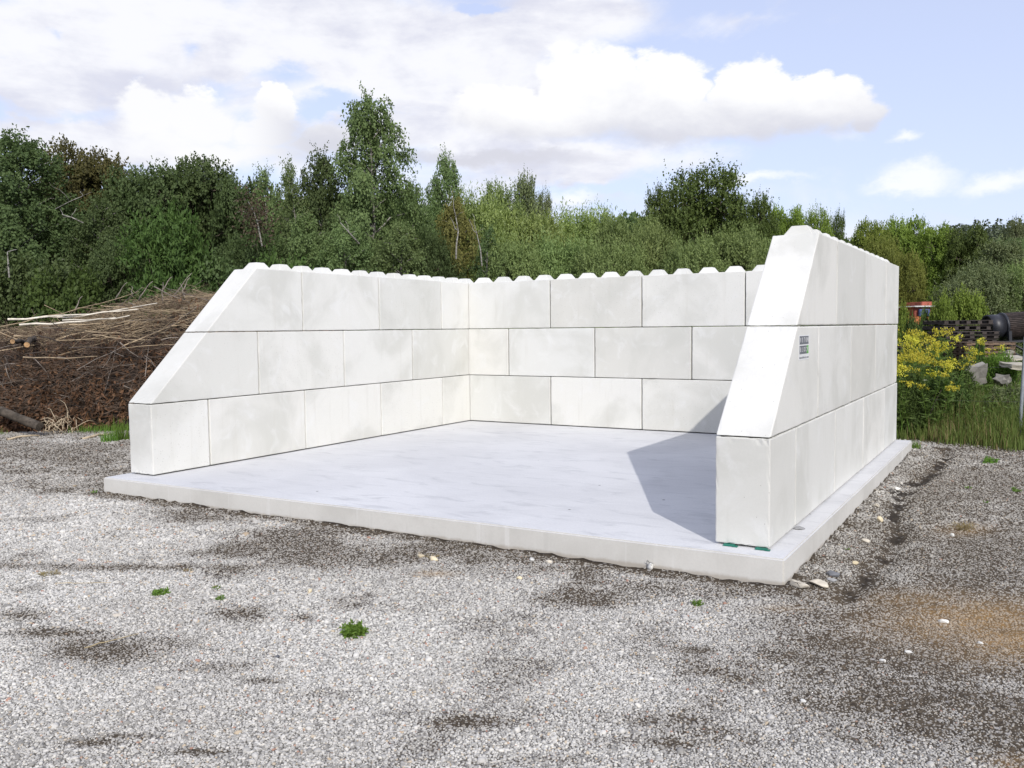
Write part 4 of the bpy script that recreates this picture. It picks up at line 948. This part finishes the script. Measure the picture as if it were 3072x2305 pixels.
# ------------------------------------------------------------------ brush heap behind the left wall
def build_brush():
    rng = np.random.default_rng(31)
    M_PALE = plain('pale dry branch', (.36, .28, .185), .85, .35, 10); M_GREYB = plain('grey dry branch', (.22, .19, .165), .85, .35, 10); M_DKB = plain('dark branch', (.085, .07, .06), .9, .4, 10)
    M_WHITE = plain('peeled birch pole', (.66, .61, .52), .7, .25, 9)
    M_CORE = plain('dark earth and painted shade', (.030, .022, .017), .95, .5, 5)  # near-black colour of the inner mound: earth plus painted shade between the branches
    o = thing('brush_heap', 'heap of cut branches and withered brown leaves left of the block walls', 'brush heap', (BP0[0], BP0[1], -.16))
    def wp(s, t, z): return np.array([BE1[0]*s+BE2[0]*t, BE1[1]*s+BE2[1]*t, z])
    def top_h(s): return np.interp(s, [-7, -3.2, -2.3, -1.4, -.6, .3, 1.5, 4, 6], [1.5, 1.72, 1.80, 2.02, 2.28, 2.48, 2.42, 1.9, .6])
    def hgt(s, t):
        q = np.clip(1-((t-2.6)/2.75)**2, 0, 1)**.55
        return top_h(s)*q*(.92+.16*fbm(s*1.4+3, t*1.4, 3))
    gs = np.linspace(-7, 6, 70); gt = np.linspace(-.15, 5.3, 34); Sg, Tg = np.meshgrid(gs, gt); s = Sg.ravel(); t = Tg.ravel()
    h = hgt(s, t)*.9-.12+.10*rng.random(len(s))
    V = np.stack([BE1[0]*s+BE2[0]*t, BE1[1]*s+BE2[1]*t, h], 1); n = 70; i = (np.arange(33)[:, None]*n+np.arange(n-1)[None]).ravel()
    link('earth_shade_core', mesh_np('earth and shade core', V, np.stack([i, i+1, i+n+1, i+n], 1), [M_CORE], True), o)
    # shared branch meshes, 1 m long along x
    br = []
    for k in range(14):
        q = tube_path((0, 0, 0), (1, 0, 0), rng.uniform(-.06, .06), rng, 7, .03); tb = Tubes(); tb.add(q, np.linspace(.011, .004, 7), 5)
        for j in range(rng.integers(0, 3)):
            a = rng.integers(2, 6); tb.add(tube_path(q[a], q[a]+np.array([rng.uniform(.12, .3), rng.uniform(-.14, .14), rng.uniform(-.12, .12)]), .04, rng, 4, .04), np.linspace(.005, .002, 4), 4)
        br.append({m: tb.mesh('branch', [m]) for m in (M_PALE, M_GREYB, M_DKB)})
    def place(me, a, b, sc=1.0, parent=o):
        d = Vector(b)-Vector(a); L = d.length
        c = link('branch', me, parent, a); c.rotation_mode = 'QUATERNION'; c.rotation_quaternion = d.to_track_quat('X', 'Z'); c.scale = (L, sc*1.6, sc*1.6)
    cnt = 0
    while cnt < 240:
        s = rng.uniform(-4.2, 3.2); t = -.08+3.0*rng.random()**1.7; hh = float(hgt(np.array(s), np.array(t)))
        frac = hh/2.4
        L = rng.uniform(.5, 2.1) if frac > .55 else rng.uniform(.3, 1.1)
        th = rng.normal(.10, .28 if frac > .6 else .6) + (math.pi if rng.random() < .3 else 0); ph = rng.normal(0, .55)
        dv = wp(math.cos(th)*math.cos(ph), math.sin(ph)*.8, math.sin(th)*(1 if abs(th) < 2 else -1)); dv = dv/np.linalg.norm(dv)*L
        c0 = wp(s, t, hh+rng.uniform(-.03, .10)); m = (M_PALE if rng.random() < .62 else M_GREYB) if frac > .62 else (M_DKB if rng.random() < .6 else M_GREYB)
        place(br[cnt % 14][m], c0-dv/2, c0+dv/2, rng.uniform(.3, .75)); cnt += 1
    base = np.array([BP0[0], BP0[1], -.16])
    for (u0, v0, u1, v1, d0, d1, r) in ((17, 690, 300, 668, 15.95, 16.6, .022), (42, 702, 280, 682, 15.75, 16.2, .022), (85, 686, 340, 655, 15.95, 16.9, .018), (135, 692, 250, 686, 15.7, 15.9, .016),
                                        (150, 702, 220, 698, 15.6, 15.7, .013), (50, 772, 210, 770, 15.25, 15.3, .014), (185, 715, 260, 720, 15.5, 15.5, .012), (200, 724, 325, 735, 15.4, 15.5, .012), (0, 706, 300, 630, 16.1, 17.6, .012)):
        a, b = at(u0, v0, d0)-base, at(u1, v1, d1)-base; tb = Tubes(); q = tube_path(a-a, b-a, -.02, rng, 8, .015); tb.add(q, np.linspace(r, r*.45, 8), 6)
        link('pole', tb.mesh('pole', [M_WHITE if r > .015 else M_PALE]), o, a)
    for (u0, v0, u1, v1, d) in ((352, 655, 352, 610, 17.5), (352, 632, 372, 598, 17.5), (398, 648, 388, 612, 17.6), (398, 630, 410, 600, 17.6), (285, 640, 284, 618, 17.4), (372, 650, 415, 590, 17.7), (300, 650, 330, 608, 17.4), (250, 650, 275, 610, 17.4), (165, 672, 178, 640, 17)):
        place(br[3][M_GREYB], at(u0, v0, d)-base, at(u1, v1, d)-base, .9)
    tb, tp = Tubes(), Tubes()
    for k in range(7000):
        s = rng.uniform(-4.5, 3.4); t = -.12+3.2*rng.random()**(1.8 if k % 2 else .9); hh = float(top_h(s)*max(0, 1-((t-2.6)/2.75)**2)**.55); L = rng.uniform(.2, .95)
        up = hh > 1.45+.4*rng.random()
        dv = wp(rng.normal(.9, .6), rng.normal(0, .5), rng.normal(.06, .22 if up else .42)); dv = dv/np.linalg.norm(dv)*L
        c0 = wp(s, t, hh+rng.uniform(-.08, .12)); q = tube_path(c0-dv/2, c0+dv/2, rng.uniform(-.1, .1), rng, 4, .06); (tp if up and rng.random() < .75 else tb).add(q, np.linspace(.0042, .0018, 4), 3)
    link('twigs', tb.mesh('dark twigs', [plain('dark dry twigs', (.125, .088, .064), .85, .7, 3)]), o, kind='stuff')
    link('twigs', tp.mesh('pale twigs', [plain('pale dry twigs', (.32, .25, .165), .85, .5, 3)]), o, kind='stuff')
    n = 34000; s = rng.uniform(-5, 3.4, n); t = -.16+3.0*rng.random(n)**2.2; hh = hgt(s, t)
    keep = rng.random(n) < np.clip(1.5-hh/2.0, .12, 1)*np.clip(fbm(s*2.2, hh*3+t, 3)*2.6-.55, .1, 1); s, t, hh = s[keep], t[keep], hh[keep]; n = len(s)
    # leaves gather in hanging bunches
    kx = np.round(s*5+rng.normal(0, .2, n))/5; s = s*.5+kx*.5
    C = np.stack([BE1[0]*s+BE2[0]*t, BE1[1]*s+BE2[1]*t, np.maximum(0, hh*rng.random(n)**.25)+rng.uniform(-.10, .16, n)], 1)
    A = rng.normal(0, .5, (n, 3))+[0, 0, -.7]
    link('withered_leaves', leaf_mesh('withered leaves', C, A, rng.uniform(.06, .15, n), rng.uniform(.025, .055, n), rng, [L_DEAD], .5), o, kind='stuff')
    # logs beside and in front of the heap
    M_CUT = plain('fresh cut wood', (.36, .22, .11), .8, .35, 14); M_LOG = plain('log bark', (.085, .07, .055), .9, .5, 9)
    def log(a, b, r, lab, cut=M_CUT):
        a = np.array(a); b = np.array(b); g = thing('log', lab, 'log', a, 0, 'cut logs by the brush heap'); tb = Tubes(); tb.add(tube_path(a-a, b-a, .015, rng, 8, .03), r*rng.uniform(.84, 1.02, 8), 10)
        link('bark', tb.mesh('log bark', [M_LOG]), g)
        bm = bmesh.new(); bmesh.ops.create_circle(bm, cap_ends=True, radius=r*.97, segments=12)
        d = Vector(a-b).normalized(); e = link('cut_end', mesh_bm('cut end', bm, [cut]), g, Vector((0, 0, 0))+d*.003); e.rotation_mode = 'QUATERNION'; e.rotation_quaternion = d.to_track_quat('Z', 'Y')
    log(at(58, 745, 15.55), at(74, 730, 16.5), .05, 'small log with orange cut end below the peeled poles, right one of two')
    log(at(27, 738, 15.7), at(60, 741, 16.6), .042, 'small log with orange cut end, left one of two near the left edge')
    log(at(86, 922, 14.75), at(-10, 885, 15.1), .085, 'thick dark log sloping down at the left foot of the heap', M_LOG)
    M_ROOT = plain('pale roots', (.50, .41, .29), .85, .25, 12)
    c = ground_pt(132, 936, -.14); tb = Tubes()
    for k in range(60):
        v = rng.normal(0, 1, 3)*[.16, .12, .08]; q = tube_path(v+[0, 0, .1], v+rng.normal(0, .14, 3)+[0, 0, .12], .2, rng, 5, .1); tb.add(q, np.linspace(.008, .003, 5), 4)
    thing('root_bundle', 'pale tangled root bundle on the ground before the brush heap', 'roots', c, 0, data=tb.mesh('roots', [M_ROOT]))
    for (u0, v0, u1, v1, r, lab) in ((176, 949, 238, 938, .025, 'pale stick lying on the ground right of the root bundle'), (15, 950, 85, 941, .02, 'pale stick lying left of the root bundle at the heap foot')):
        a = ground_pt(u0, v0, -.12); b = ground_pt(u1, v1, -.12); tb = Tubes(); tb.add(tube_path(a-a, b-a, .02, rng, 6, .03), np.linspace(r, r*.6, 6), 6)
        thing('stick', lab, 'stick', a, 0, data=tb.mesh('stick', [M_ROOT]))
build_brush()

# ------------------------------------------------------------------ meadow grass
def grass_mesh(name, x, y, z, h, rng, mat, wd=.006, lean=.35):
    n = len(x); th = rng.uniform(0, 6.28, n); l = np.abs(rng.normal(0, lean, n))*h
    dx, dy = np.cos(th)*l, np.sin(th)*l; px, py = -np.sin(th)*wd, np.cos(th)*wd
    b = np.stack([x, y, z], 1); P = np.stack([px, py, px*0], 1); mid = b+np.stack([dx*.35, dy*.35, h*.6], 1); tip = b+np.stack([dx, dy, h], 1)
    v = np.stack([b-P, b+P, mid+P*.7, mid-P*.7, tip], 1).reshape(-1, 3); i = np.arange(n)*5
    f = np.concatenate([np.stack([i, i+1, i+2], 1), np.stack([i, i+2, i+3], 1), np.stack([i+3, i+2, i+4], 1)])
    return mesh_np(name, v, f, [mat])
def build_meadow():
    rng = np.random.default_rng(41)
    n = 90000; x = rng.uniform(5.6, 14, n); y = 6.9+rng.random(n)**1.5*17; v = veg_of(x, y); k = (v > .02+.25*rng.random(n)) & (slab_edge(x, y) > .05); x, y, v = x[k], y[k], v[k]
    pat = fbm(x*.9+4, y*.9, 3); h = (.10+.40*np.clip(v/1.0, 0, 1))*rng.uniform(.5, 1.35, len(x))*(.5+pat)
    z = np.where(y < 11.9, ground_z(x, y), -.16)-.02
    dry = rng.random(len(x)) < np.clip((fbm(x*.7+40, y*.7, 3)-.5)*3, .04, .5)
    link('meadow_grass', grass_mesh('meadow grass', x[~dry], y[~dry], z[~dry], h[~dry], rng, L_GRASS), kind='stuff')
    link('dry_grass', grass_mesh('dry grass', x[dry], y[dry], z[dry], h[dry]*1.15, rng, L_DRY, .004), kind='stuff')
    # leafy ground cover among the grass
    n = 30000; x = rng.uniform(5.6, 13, n); y = 8.2+rng.random(n)**1.2*12; v = veg_of(x, y); k = v > .4; x, y, v = x[k], y[k], v[k]
    z = -.15+rng.random(len(x))*.55*(.4+fbm(x*1.1, y*1.1, 3))*np.clip(v, 0, 1.6)
    link('leafy_undergrowth', leaf_mesh('leafy undergrowth', np.stack([x, y, z], 1), rng.normal(size=(len(x), 3))+[0, 0, .5], rng.uniform(.05, .12, len(x)), rng.uniform(.015, .04, len(x)), rng, [L_HERB]), kind='stuff')
    # grass behind the left wall and round the brush heap
    n = 16000; s = rng.uniform(-6, 5.5, n); t = rng.normal(-.12, .16, n); x = BP0[0]+BE1[0]*s+BE2[0]*t; y = BP0[1]+BE1[1]*s+BE2[1]*t
    k = (fbm(s*1.6+8, t*2, 3) > .5) & (x < -.55); x, y = x[k], y[k]
    link('heap_foot_grass', grass_mesh('heap foot grass', x, y, ground_z(x, y)-.01, rng.uniform(.04, .16, len(x)), rng, L_WEED, .004), kind='stuff')
    def tuft(u, v, wpx, hpx, lab, n=260):
        p = ground_pt(u, v, -.12); d = float((p-CAM) @ FW); R = px_to_m(wpx, d)/2; H = px_to_m(hpx, d)
        r = R*np.sqrt(rng.random(n)); th = rng.uniform(0, 6.28, n)
        thing('grass_tuft', lab, 'grass tuft', (p[0], p[1], -.14), 0, 'grass tufts at the edge of the yard', data=grass_mesh('grass tuft', r*np.cos(th), r*np.sin(th), r*0, H*rng.uniform(.3, 1.15, n), rng, L_WEED, .0045, .55))
    tuft(262, 948, 34, 48, 'bright green grass tuft beside the front end of the left wall', 160)
    tuft(238, 952, 40, 26, 'lower green tuft left of the bright one at the left wall', 140)
    tuft(1962, 966, 50, 18, 'short green tuft at the rear right corner of the slab')
    tuft(10, 748, 40, 40, 'green tuft behind the logs at the left edge', 120)
    tuft(92, 742, 40, 34, 'green tuft between logs and brush heap', 120)
build_meadow()

# ------------------------------------------------------------------ goldenrod and other tall flowers
def make_goldenrod(seed, H=1.0):
    rng = np.random.default_rng(seed); tb = Tubes(); C, A, FC, FA = [], [], [], []
    for s in range(4):
        e = np.array([rng.normal(0, .19), rng.normal(0, .19), H*rng.uniform(.70, 1.0)]); q = tube_path((rng.normal(0, .05), rng.normal(0, .05), -.05), e, 0, rng, 7, .02); tb.add(q, np.linspace(.006, .0025, 7), 4)
        t = rng.uniform(.3, .92, 46); c = np.stack([np.interp(t, np.linspace(0, 1, 7), q[:, k]) for k in range(3)], 1); th = rng.uniform(0, 6.28, 46)
        C.append(c); A.append(np.stack([np.cos(th), np.sin(th), rng.uniform(-.1, .7, 46)], 1))
        for b in range(5):   # arching plume sprays
            th = rng.uniform(0, 6.28); l = rng.uniform(.06, .15)*H; u = np.linspace(.1, 1, 17)[:, None]
            st = np.array([e[0], e[1], e[2]-rng.uniform(.0, .07)*H])
            FC.append(st+np.array([math.cos(th), math.sin(th), 0])*l*u+np.array([0, 0, 1])*l*(.75*u-.55*u*u)+rng.normal(0, .008, (17, 3))); FA.append(rng.normal(0, .6, (17, 3))+[0, 0, .6])
    C = np.concatenate(C); FC = np.concatenate(FC)
    return (('stem', tb.mesh('goldenrod stems', [L_WEED])), ('foliage', leaf_mesh('goldenrod foliage', C, np.concatenate(A), rng.uniform(.07, .14, len(C)), .022, rng, [L_HERB])),
            ('flower_head', leaf_mesh('goldenrod flowers', FC, np.concatenate(FA), rng.uniform(.016, .030, len(FC)), rng.uniform(.012, .02, len(FC)), rng, [L_GOLD])))
GR = [make_goldenrod(k) for k in (1, 2, 3, 4)]
def c7(x, y): return (2680+x/5.643)/KPX, (880+y/5.643)/KPX
gold = [(95, 690, 16.5), (230, 680, 16.8), (470, 600, 18), (540, 610, 18), (650, 620, 17.6), (745, 560, 18.4), (350, 800, 15.5), (480, 750, 15.8), (560, 740, 16), (680, 730, 16.2), (400, 860, 15), (880, 840, 15.5), (1040, 775, 16.2), (820, 850, 15.2), (1280, 910, 15.4), (1440, 915, 15.8), (1330, 980, 15), (1110, 1070, 14.4), (150, 1030, 13.6), (230, 1040, 13.9), (100, 1130, 13.2), (180, 1200, 13), (720, 1140, 13.8), (860, 1190, 13.4), (590, 1210, 13.2), (460, 1010, 14)]
for i, (x, y, d) in enumerate(gold):
    u, v = c7(x, y+28*math.sin(i*2.7)); p = at(u, v, d); h = p[2]+.17
    lab = ('yellow goldenrod in the far row below the red machine' if y < 700 and x < 700 else 'yellow goldenrod in front of the dark pallet stack' if x > 700 and y < 1000 else
           'yellow goldenrod in the broad middle clump beside the right wall' if y < 1000 else 'low yellow goldenrod growing against the edge of the right wall' if x < 400 else 'low yellow goldenrod at the front of the thicket, nearest the meadow grass')
    o = thing('goldenrod', lab, 'flowering plant', (p[0], p[1], -.17), i*1.7, 'goldenrod plants right of the walls')
    o.scale = (min(1.5, .75+h*.3),)*2+(h,)
    for nm, me in GR[i % 4]: link(nm, me, o)
def make_umbel(seed):
    rng = np.random.default_rng(seed); tb = Tubes(); tb.add(tube_path((0, 0, -.03), (.02, .03, 1), 0, rng, 5, .02), np.linspace(.004, .002, 5), 4)
    n = 70; r = .055*np.sqrt(rng.random(n)); th = rng.uniform(0, 6.28, n)
    hd = leaf_mesh('umbel', np.stack([.02+r*np.cos(th), .03+r*np.sin(th), 1+.02*(1-(r/.055)**2)], 1), rng.normal(0, .5, (n, 3))+[0, 0, .3], .022, .02, rng, [L_WHITE])
    return (('stem', tb.mesh('umbel stem', [L_WEED])), ('flower_head', hd))
UM = make_umbel(5)
um = [(1022, 975, 'cream umbel flower midway in the meadow below the goldenrod'), (1253, 950, 'white umbel flower left of a pair near the metal post'), (1290, 940, 'pale yellow umbel flower right of a pair near the metal post'), (1480, 1072, 'yellowish umbel flower touching the metal post'), (1018, 1098, 'small white flower right below the cream umbel'),
      (1296, 1127, 'small white flower low between cream umbel and post'), (920, 1235, 'white flower low in the front grass'), (1364, 1256, 'white flower low in the grass left of the post foot'), (275, 595, 'pale leaf like umbel below the goldenrod near the wall'), (613, 1098, 'tiny white flower in the left part of the meadow')]
for x, y, lab in um:
    u, v = (2700+x/4.1505)/KPX, (1000+y/4.1505)/KPX; d = 13.2+(1250-y)/1250*1.6; p = at(u, v, d); h = p[2]+.15
    o = thing('umbel_flower', lab, 'flower', (p[0], p[1], -.15), 0, 'pale umbel flowers in the meadow'); o.scale = (1.2, 1.2, max(h, .15))
    for nm, me in UM: link(nm, me, o)

# ------------------------------------------------------------------ metal post and wire at the meadow edge
def build_fence():
    M_STEEL = plain('galvanised steel', (.33, .36, .40), .45, .15, 20, .5, .6)
    M_WIRE = plain('dull dark wire', (.10, .10, .10), .6, .2, 20)
    o = thing('wire_fence', 'thin wire fence with galvanised post at the right edge by the meadow', 'fence', (8.30, 8.20, -.14))
    tb = Tubes(); tb.add([(0, 0, -.1), (.018, 0, .5), (.035, .01, 1.05), (.05, .01, 1.55)], [.026]*4, 10); link('post', tb.mesh('post', [M_STEEL], True), o)
    for z in (.62, 1.12):
        tb = Tubes(); q = tube_path((.03, 0, z), (-2.2, .45, z), -.01, np.random.default_rng(1), 9, .001); tb.add(q, [.0016]*9, 4); link('wire', tb.mesh('wire', [M_WIRE]), o)
    tb = Tubes(); tb.add([(-2.2, .45, -.1), (-2.2, .45, 1.2)], [.022]*2, 8); link('post', tb.mesh('rear post', [M_STEEL]), o)
build_fence()

# ------------------------------------------------------------------ pallets, drum, machine and rubble on the lot behind
M_WOODD = plain('weathered dark wood', (.060, .050, .046), .85, .45, 6, stretch=(1, 8, 8)); M_WOODB = plain('weathered brown wood', (.17, .12, .085), .85, .4, 6, stretch=(1, 8, 8))
BOARD = {m: mesh_bm('board', bevel(box_bm(-.6, .6, -.05, .05, -.011, .011), .003), [m]) for m in (M_WOODD, M_WOODB)}
BEAR = {m: mesh_bm('bearer', bevel(box_bm(-.05, .05, -.5, .5, -.045, .045), .004), [m]) for m in (M_WOODD, M_WOODB)}
def pallet(loc, rz, mat, label, group=None, tilt=0, zs=.5):
    o = thing('pallet', label, 'pallet', loc, rz, group); o.rotation_euler = (tilt, 0, rz); o.scale = (1, 1, zs)
    for y in (-.45, -.225, 0, .225, .45): link('board', BOARD[mat], o, (0, y, .155)).rotation_euler = (0, 0, _jit.uniform(-.02, .02))
    for x in (-.53, -.27, 0, .27, .53): link('bearer', BEAR[mat], o, (x, 0, .096))
    for y in (-.45, 0, .45): link('board', BOARD[mat], o, (0, y, .039))
rzc = math.atan2(RT[1], RT[0])
ords = ['topmost', 'second from the top', 'third from the top', 'fourth from the top', 'fifth from the top', 'sixth from the top', 'seventh from the top', 'eighth from the top', 'ninth from the top', 'bottom']
sc = at(2076, 716, 20); zt = sc[2]; nst = 10
for k in range(nst):
    z = zt-.089*(k+1)
    pallet((sc[0]+_jit.uniform(-.04, .04), sc[1]+_jit.uniform(-.04, .04), z), rzc+_jit.uniform(-.06, .06), M_WOODD, 'dark weathered pallet %s in the stack behind the goldenrod' % ords[k], 'dark pallets of the main stack')
q = at(2062, 709, 20.9)
pallet((q[0], q[1], zt+.0), rzc+.1, M_WOODD, 'lower of two loose mossy pallets behind the top of the dark stack', zs=.75)
pallet((q[0]+.05, q[1], zt+.13), rzc+.04, M_WOODD, 'upper of two loose mossy pallets behind the top of the dark stack', zs=.75)
sc2 = at(2114, 738, 19.0)
for k in range(7):
    pallet((sc2[0], sc2[1], sc2[2]-.089*(k+1)), rzc+1.45+_jit.uniform(-.05, .05), M_WOODB, 'brown pallet %s in the narrow stack left of the drum frame' % ords[k], 'brown pallets of the narrow stack')
sc3 = at(1930, 740, 19.5)
for k in range(5):
    pallet((sc3[0], sc3[1], sc3[2]-.089*(k+1)), rzc+_jit.uniform(-.05, .05), M_WOODD, 'dark pallet %s in the stack half hidden by the right wall' % ords[k], 'dark pallets beside the right wall')
q = at(2075, 826, 15.2)

def build_drum():
    M_BLK = plain('black painted steel', (.022, .023, .030), .45, .3, 8, .5); M_RST = plain('rusty dark bars', (.040, .030, .027), .7, .5, 9)
    c = at(2140, 707, 21); o = thing('drum_screen', 'black ribbed drum on a steel frame at the right edge beyond the meadow', 'drum', c, rzc)
    R = px_to_m(28, 21)
    o.rotation_euler = (0, -.05, rzc)
    def ring(x0, x1, r0, r1, seg=28):
        v, f = [], []
        for i in range(seg):
            th = 2*math.pi*i/seg
            for x, r in ((x0, r1), (x1, r1), (x1, r0), (x0, r0)): v.append((x, r*math.cos(th), r*math.sin(th)))
        for i in range(seg):
            j = (i+1) % seg
            for k in range(4): f.append((i*4+k, i*4+(k+1) % 4, j*4+(k+1) % 4, j*4+k))
        return v, f
    v, f = ring(-.10, .24, R*.80, R*.95); link('end_ring', mesh_np('end ring', v, f, [M_BLK]), o)
    v, f = ring(.24, .29, R*.75, R*1.06); link('flange', mesh_np('flange', v, f, [M_BLK]), o)
    v, f = ring(2.5, 2.56, R*.75, R*1.06); link('flange', mesh_np('flange far', v, f, [M_BLK]), o)
    bm = bmesh.new(); bmesh.ops.create_circle(bm, cap_ends=True, radius=R*.84, segments=24); e = link('end_plate', mesh_bm('end plate', bm, [M_BLK]), o, (-.05, 0, 0)); e.rotation_euler = (0, -math.pi/2, 0)
    bar = mesh_bm('bar', box_bm(0, 2.2, -.011, .011, -.016, .016), [M_RST])
    for i in range(44):
        th = 2*math.pi*i/44; b = link('bar', bar, o, (.29, R*1.0*math.cos(th), R*1.0*math.sin(th))); b.rotation_euler = (th, 0, 0)
    zb = -c[2]-.2
    for x, y in ((.26, -.34), (.26, .34), (2.3, -.34), (2.3, .34)): link('frame_leg', mesh_bm('frame leg', box_bm(x-.035, x+.035, y-.035, y+.035, zb, -R*.35), [M_BLK]), o)
    for y in (-.34, .34):
        link('frame_beam', mesh_bm('frame beam', box_bm(-.2, 2.6, y-.03, y+.03, -R*1.25, -R*1.09), [M_BLK]), o)
        tb = Tubes(); tb.add([(.28, y, -R*1.25), (.95, y, -R*2.6)], [.03, .03], 4); link('brace', tb.mesh('brace', [M_BLK], False), o)
build_drum()

def build_machine():
    d = 24.5; c = at(1990, 690, d); o = thing('parked_machine', 'red and orange machine with blue panel half hidden in the shrubs', 'machine', (c[0], c[1], -.17), rzc)
    M_OR = plain('orange paint', (.36, .12, .045), .6, .35, 6); M_RED = plain('faded red paint', (.30, .085, .06), .5, .25, 6); M_BL = plain('blue grey panel', (.08, .11, .24), .5, .2, 6); M_WH = plain('white painted rail', (.75, .75, .70), .5, .08, 6); M_TY = plain('black rubber', (.02, .02, .02), .8, .2, 9)
    k = px_to_m(1, d); zof = lambda v: float(at(1990, v, d)[2]+.17)
    def bx(nm, u0, u1, v0, v1, y0, y1, m): link(nm, mesh_bm(nm, bevel(box_bm((u0-1990)*k, (u1-1990)*k, y0, y1, zof(v1), zof(v0)), .02), [m]), o)
    bx('body', 1925, 2030, 684, 716, 0, 1.6, M_OR); bx('cab', 1978, 2026, 664, 684, .1, 1.5, M_RED); bx('roof', 1994, 2018, 652, 661, .1, 1.3, M_RED); bx('rail', 1974, 2020, 661, 664, -.05, 1.5, M_WH)
    bx('panel', 1985, 2008, 668, 684, -.03, .08, M_BL); bx('lamp', 2010, 2020, 690, 700, -.05, .03, M_WH)
    for u in (1940, 2012):
        bm = bmesh.new(); bmesh.ops.create_cone(bm, cap_ends=True, segments=20, radius1=.42, radius2=.42, depth=.3); w = link('wheel', mesh_bm('wheel', bm, [M_TY]), o, ((u-1990)*k, .2, .42)); w.rotation_euler = (math.pi/2, 0, 0)
build_machine()

def build_rubble():
    M_B = plain('pale broken concrete', (.36, .335, .28), .85, .3, 8); M_G = plain('grey weathered slab', (.22, .21, .19), .85, .25, 8)
    def slabby(u, v, d, size, rot, m, nm, lab):
        p = at(u, v, d); bm = box_bm(-size[0]/2, size[0]/2, -size[1]/2, size[1]/2, -size[2]/2, size[2]/2); bmesh.ops.subdivide_edges(bm, edges=list(bm.edges), cuts=2, use_grid_fill=True)
        rr = random.Random(int(u)); 
        for w in bm.verts: w.co += Vector((rr.uniform(-1, 1), rr.uniform(-1, 1), rr.uniform(-1, 1)))*min(size)*.16
        o = thing(nm, lab, 'rubble', p, rzc, 'rubble at the foot of the drum frame', data=mesh_bm(nm, bm, [m])); o.rotation_euler = (rot[0], rot[1], rzc+rot[2])
    slabby(2103, 812, 14.6, (.42, .10, .36), (.35, -.25, .1), M_G, 'broken_slab', 'grey broken slab leaning in the weeds below the pallets')
    slabby(2196, 791, 15, (.42, .35, .07), (.15, .08, .1), M_B, 'broken_slab', 'cream broken slab lying flat by the metal post')
    slabby(2186, 775, 16.5, (.38, .3, .06), (.1, -.05, 0), M_B, 'broken_slab', 'pale thin slab behind the cream one near the post')
    slabby(2178, 764, 17, (.14, .12, .12), (0, .1, .3), M_B, 'concrete_lump', 'small white lump standing on the rear pale slab')
    slabby(2165, 822, 14.4, (.26, .2, .14), (.2, .3, .9), M_G, 'concrete_lump', 'grey lump under the cream broken slab')
    for i, (u, v, w, d, m, lab) in enumerate(((2165, 765, 80, 15.4, L_WEED, 'bright bramble bush in front of the drum frame'), (2060, 775, 80, 14.6, L_FERN, 'leafy bush among the goldenrod below the pallets'), (2118, 735, 26, 16.2, L_FERN, 'upright dark weed before the drum flange'),
                                              (1962, 800, 90, 13.4, L_FERN, 'dense weed clump beside the rear edge of the right wall'), (2030, 815, 100, 13.6, L_FERN, 'weed clump below the goldenrod midway'), (2180, 835, 90, 13.6, L_GREY, 'dull weed clump at the rubble foot'))):
        tree('shrub_a', m, u, v, w, d, lab, 'bush', 'bush', 'low bushes at the meadow', zb=-.17)
build_rubble()
print('objects', len(S.objects), 'tris', sum(len(o.data.loop_triangles) if o.data.calc_loop_triangles() is None else 0 for o in S.objects if o.type == 'MESH'))
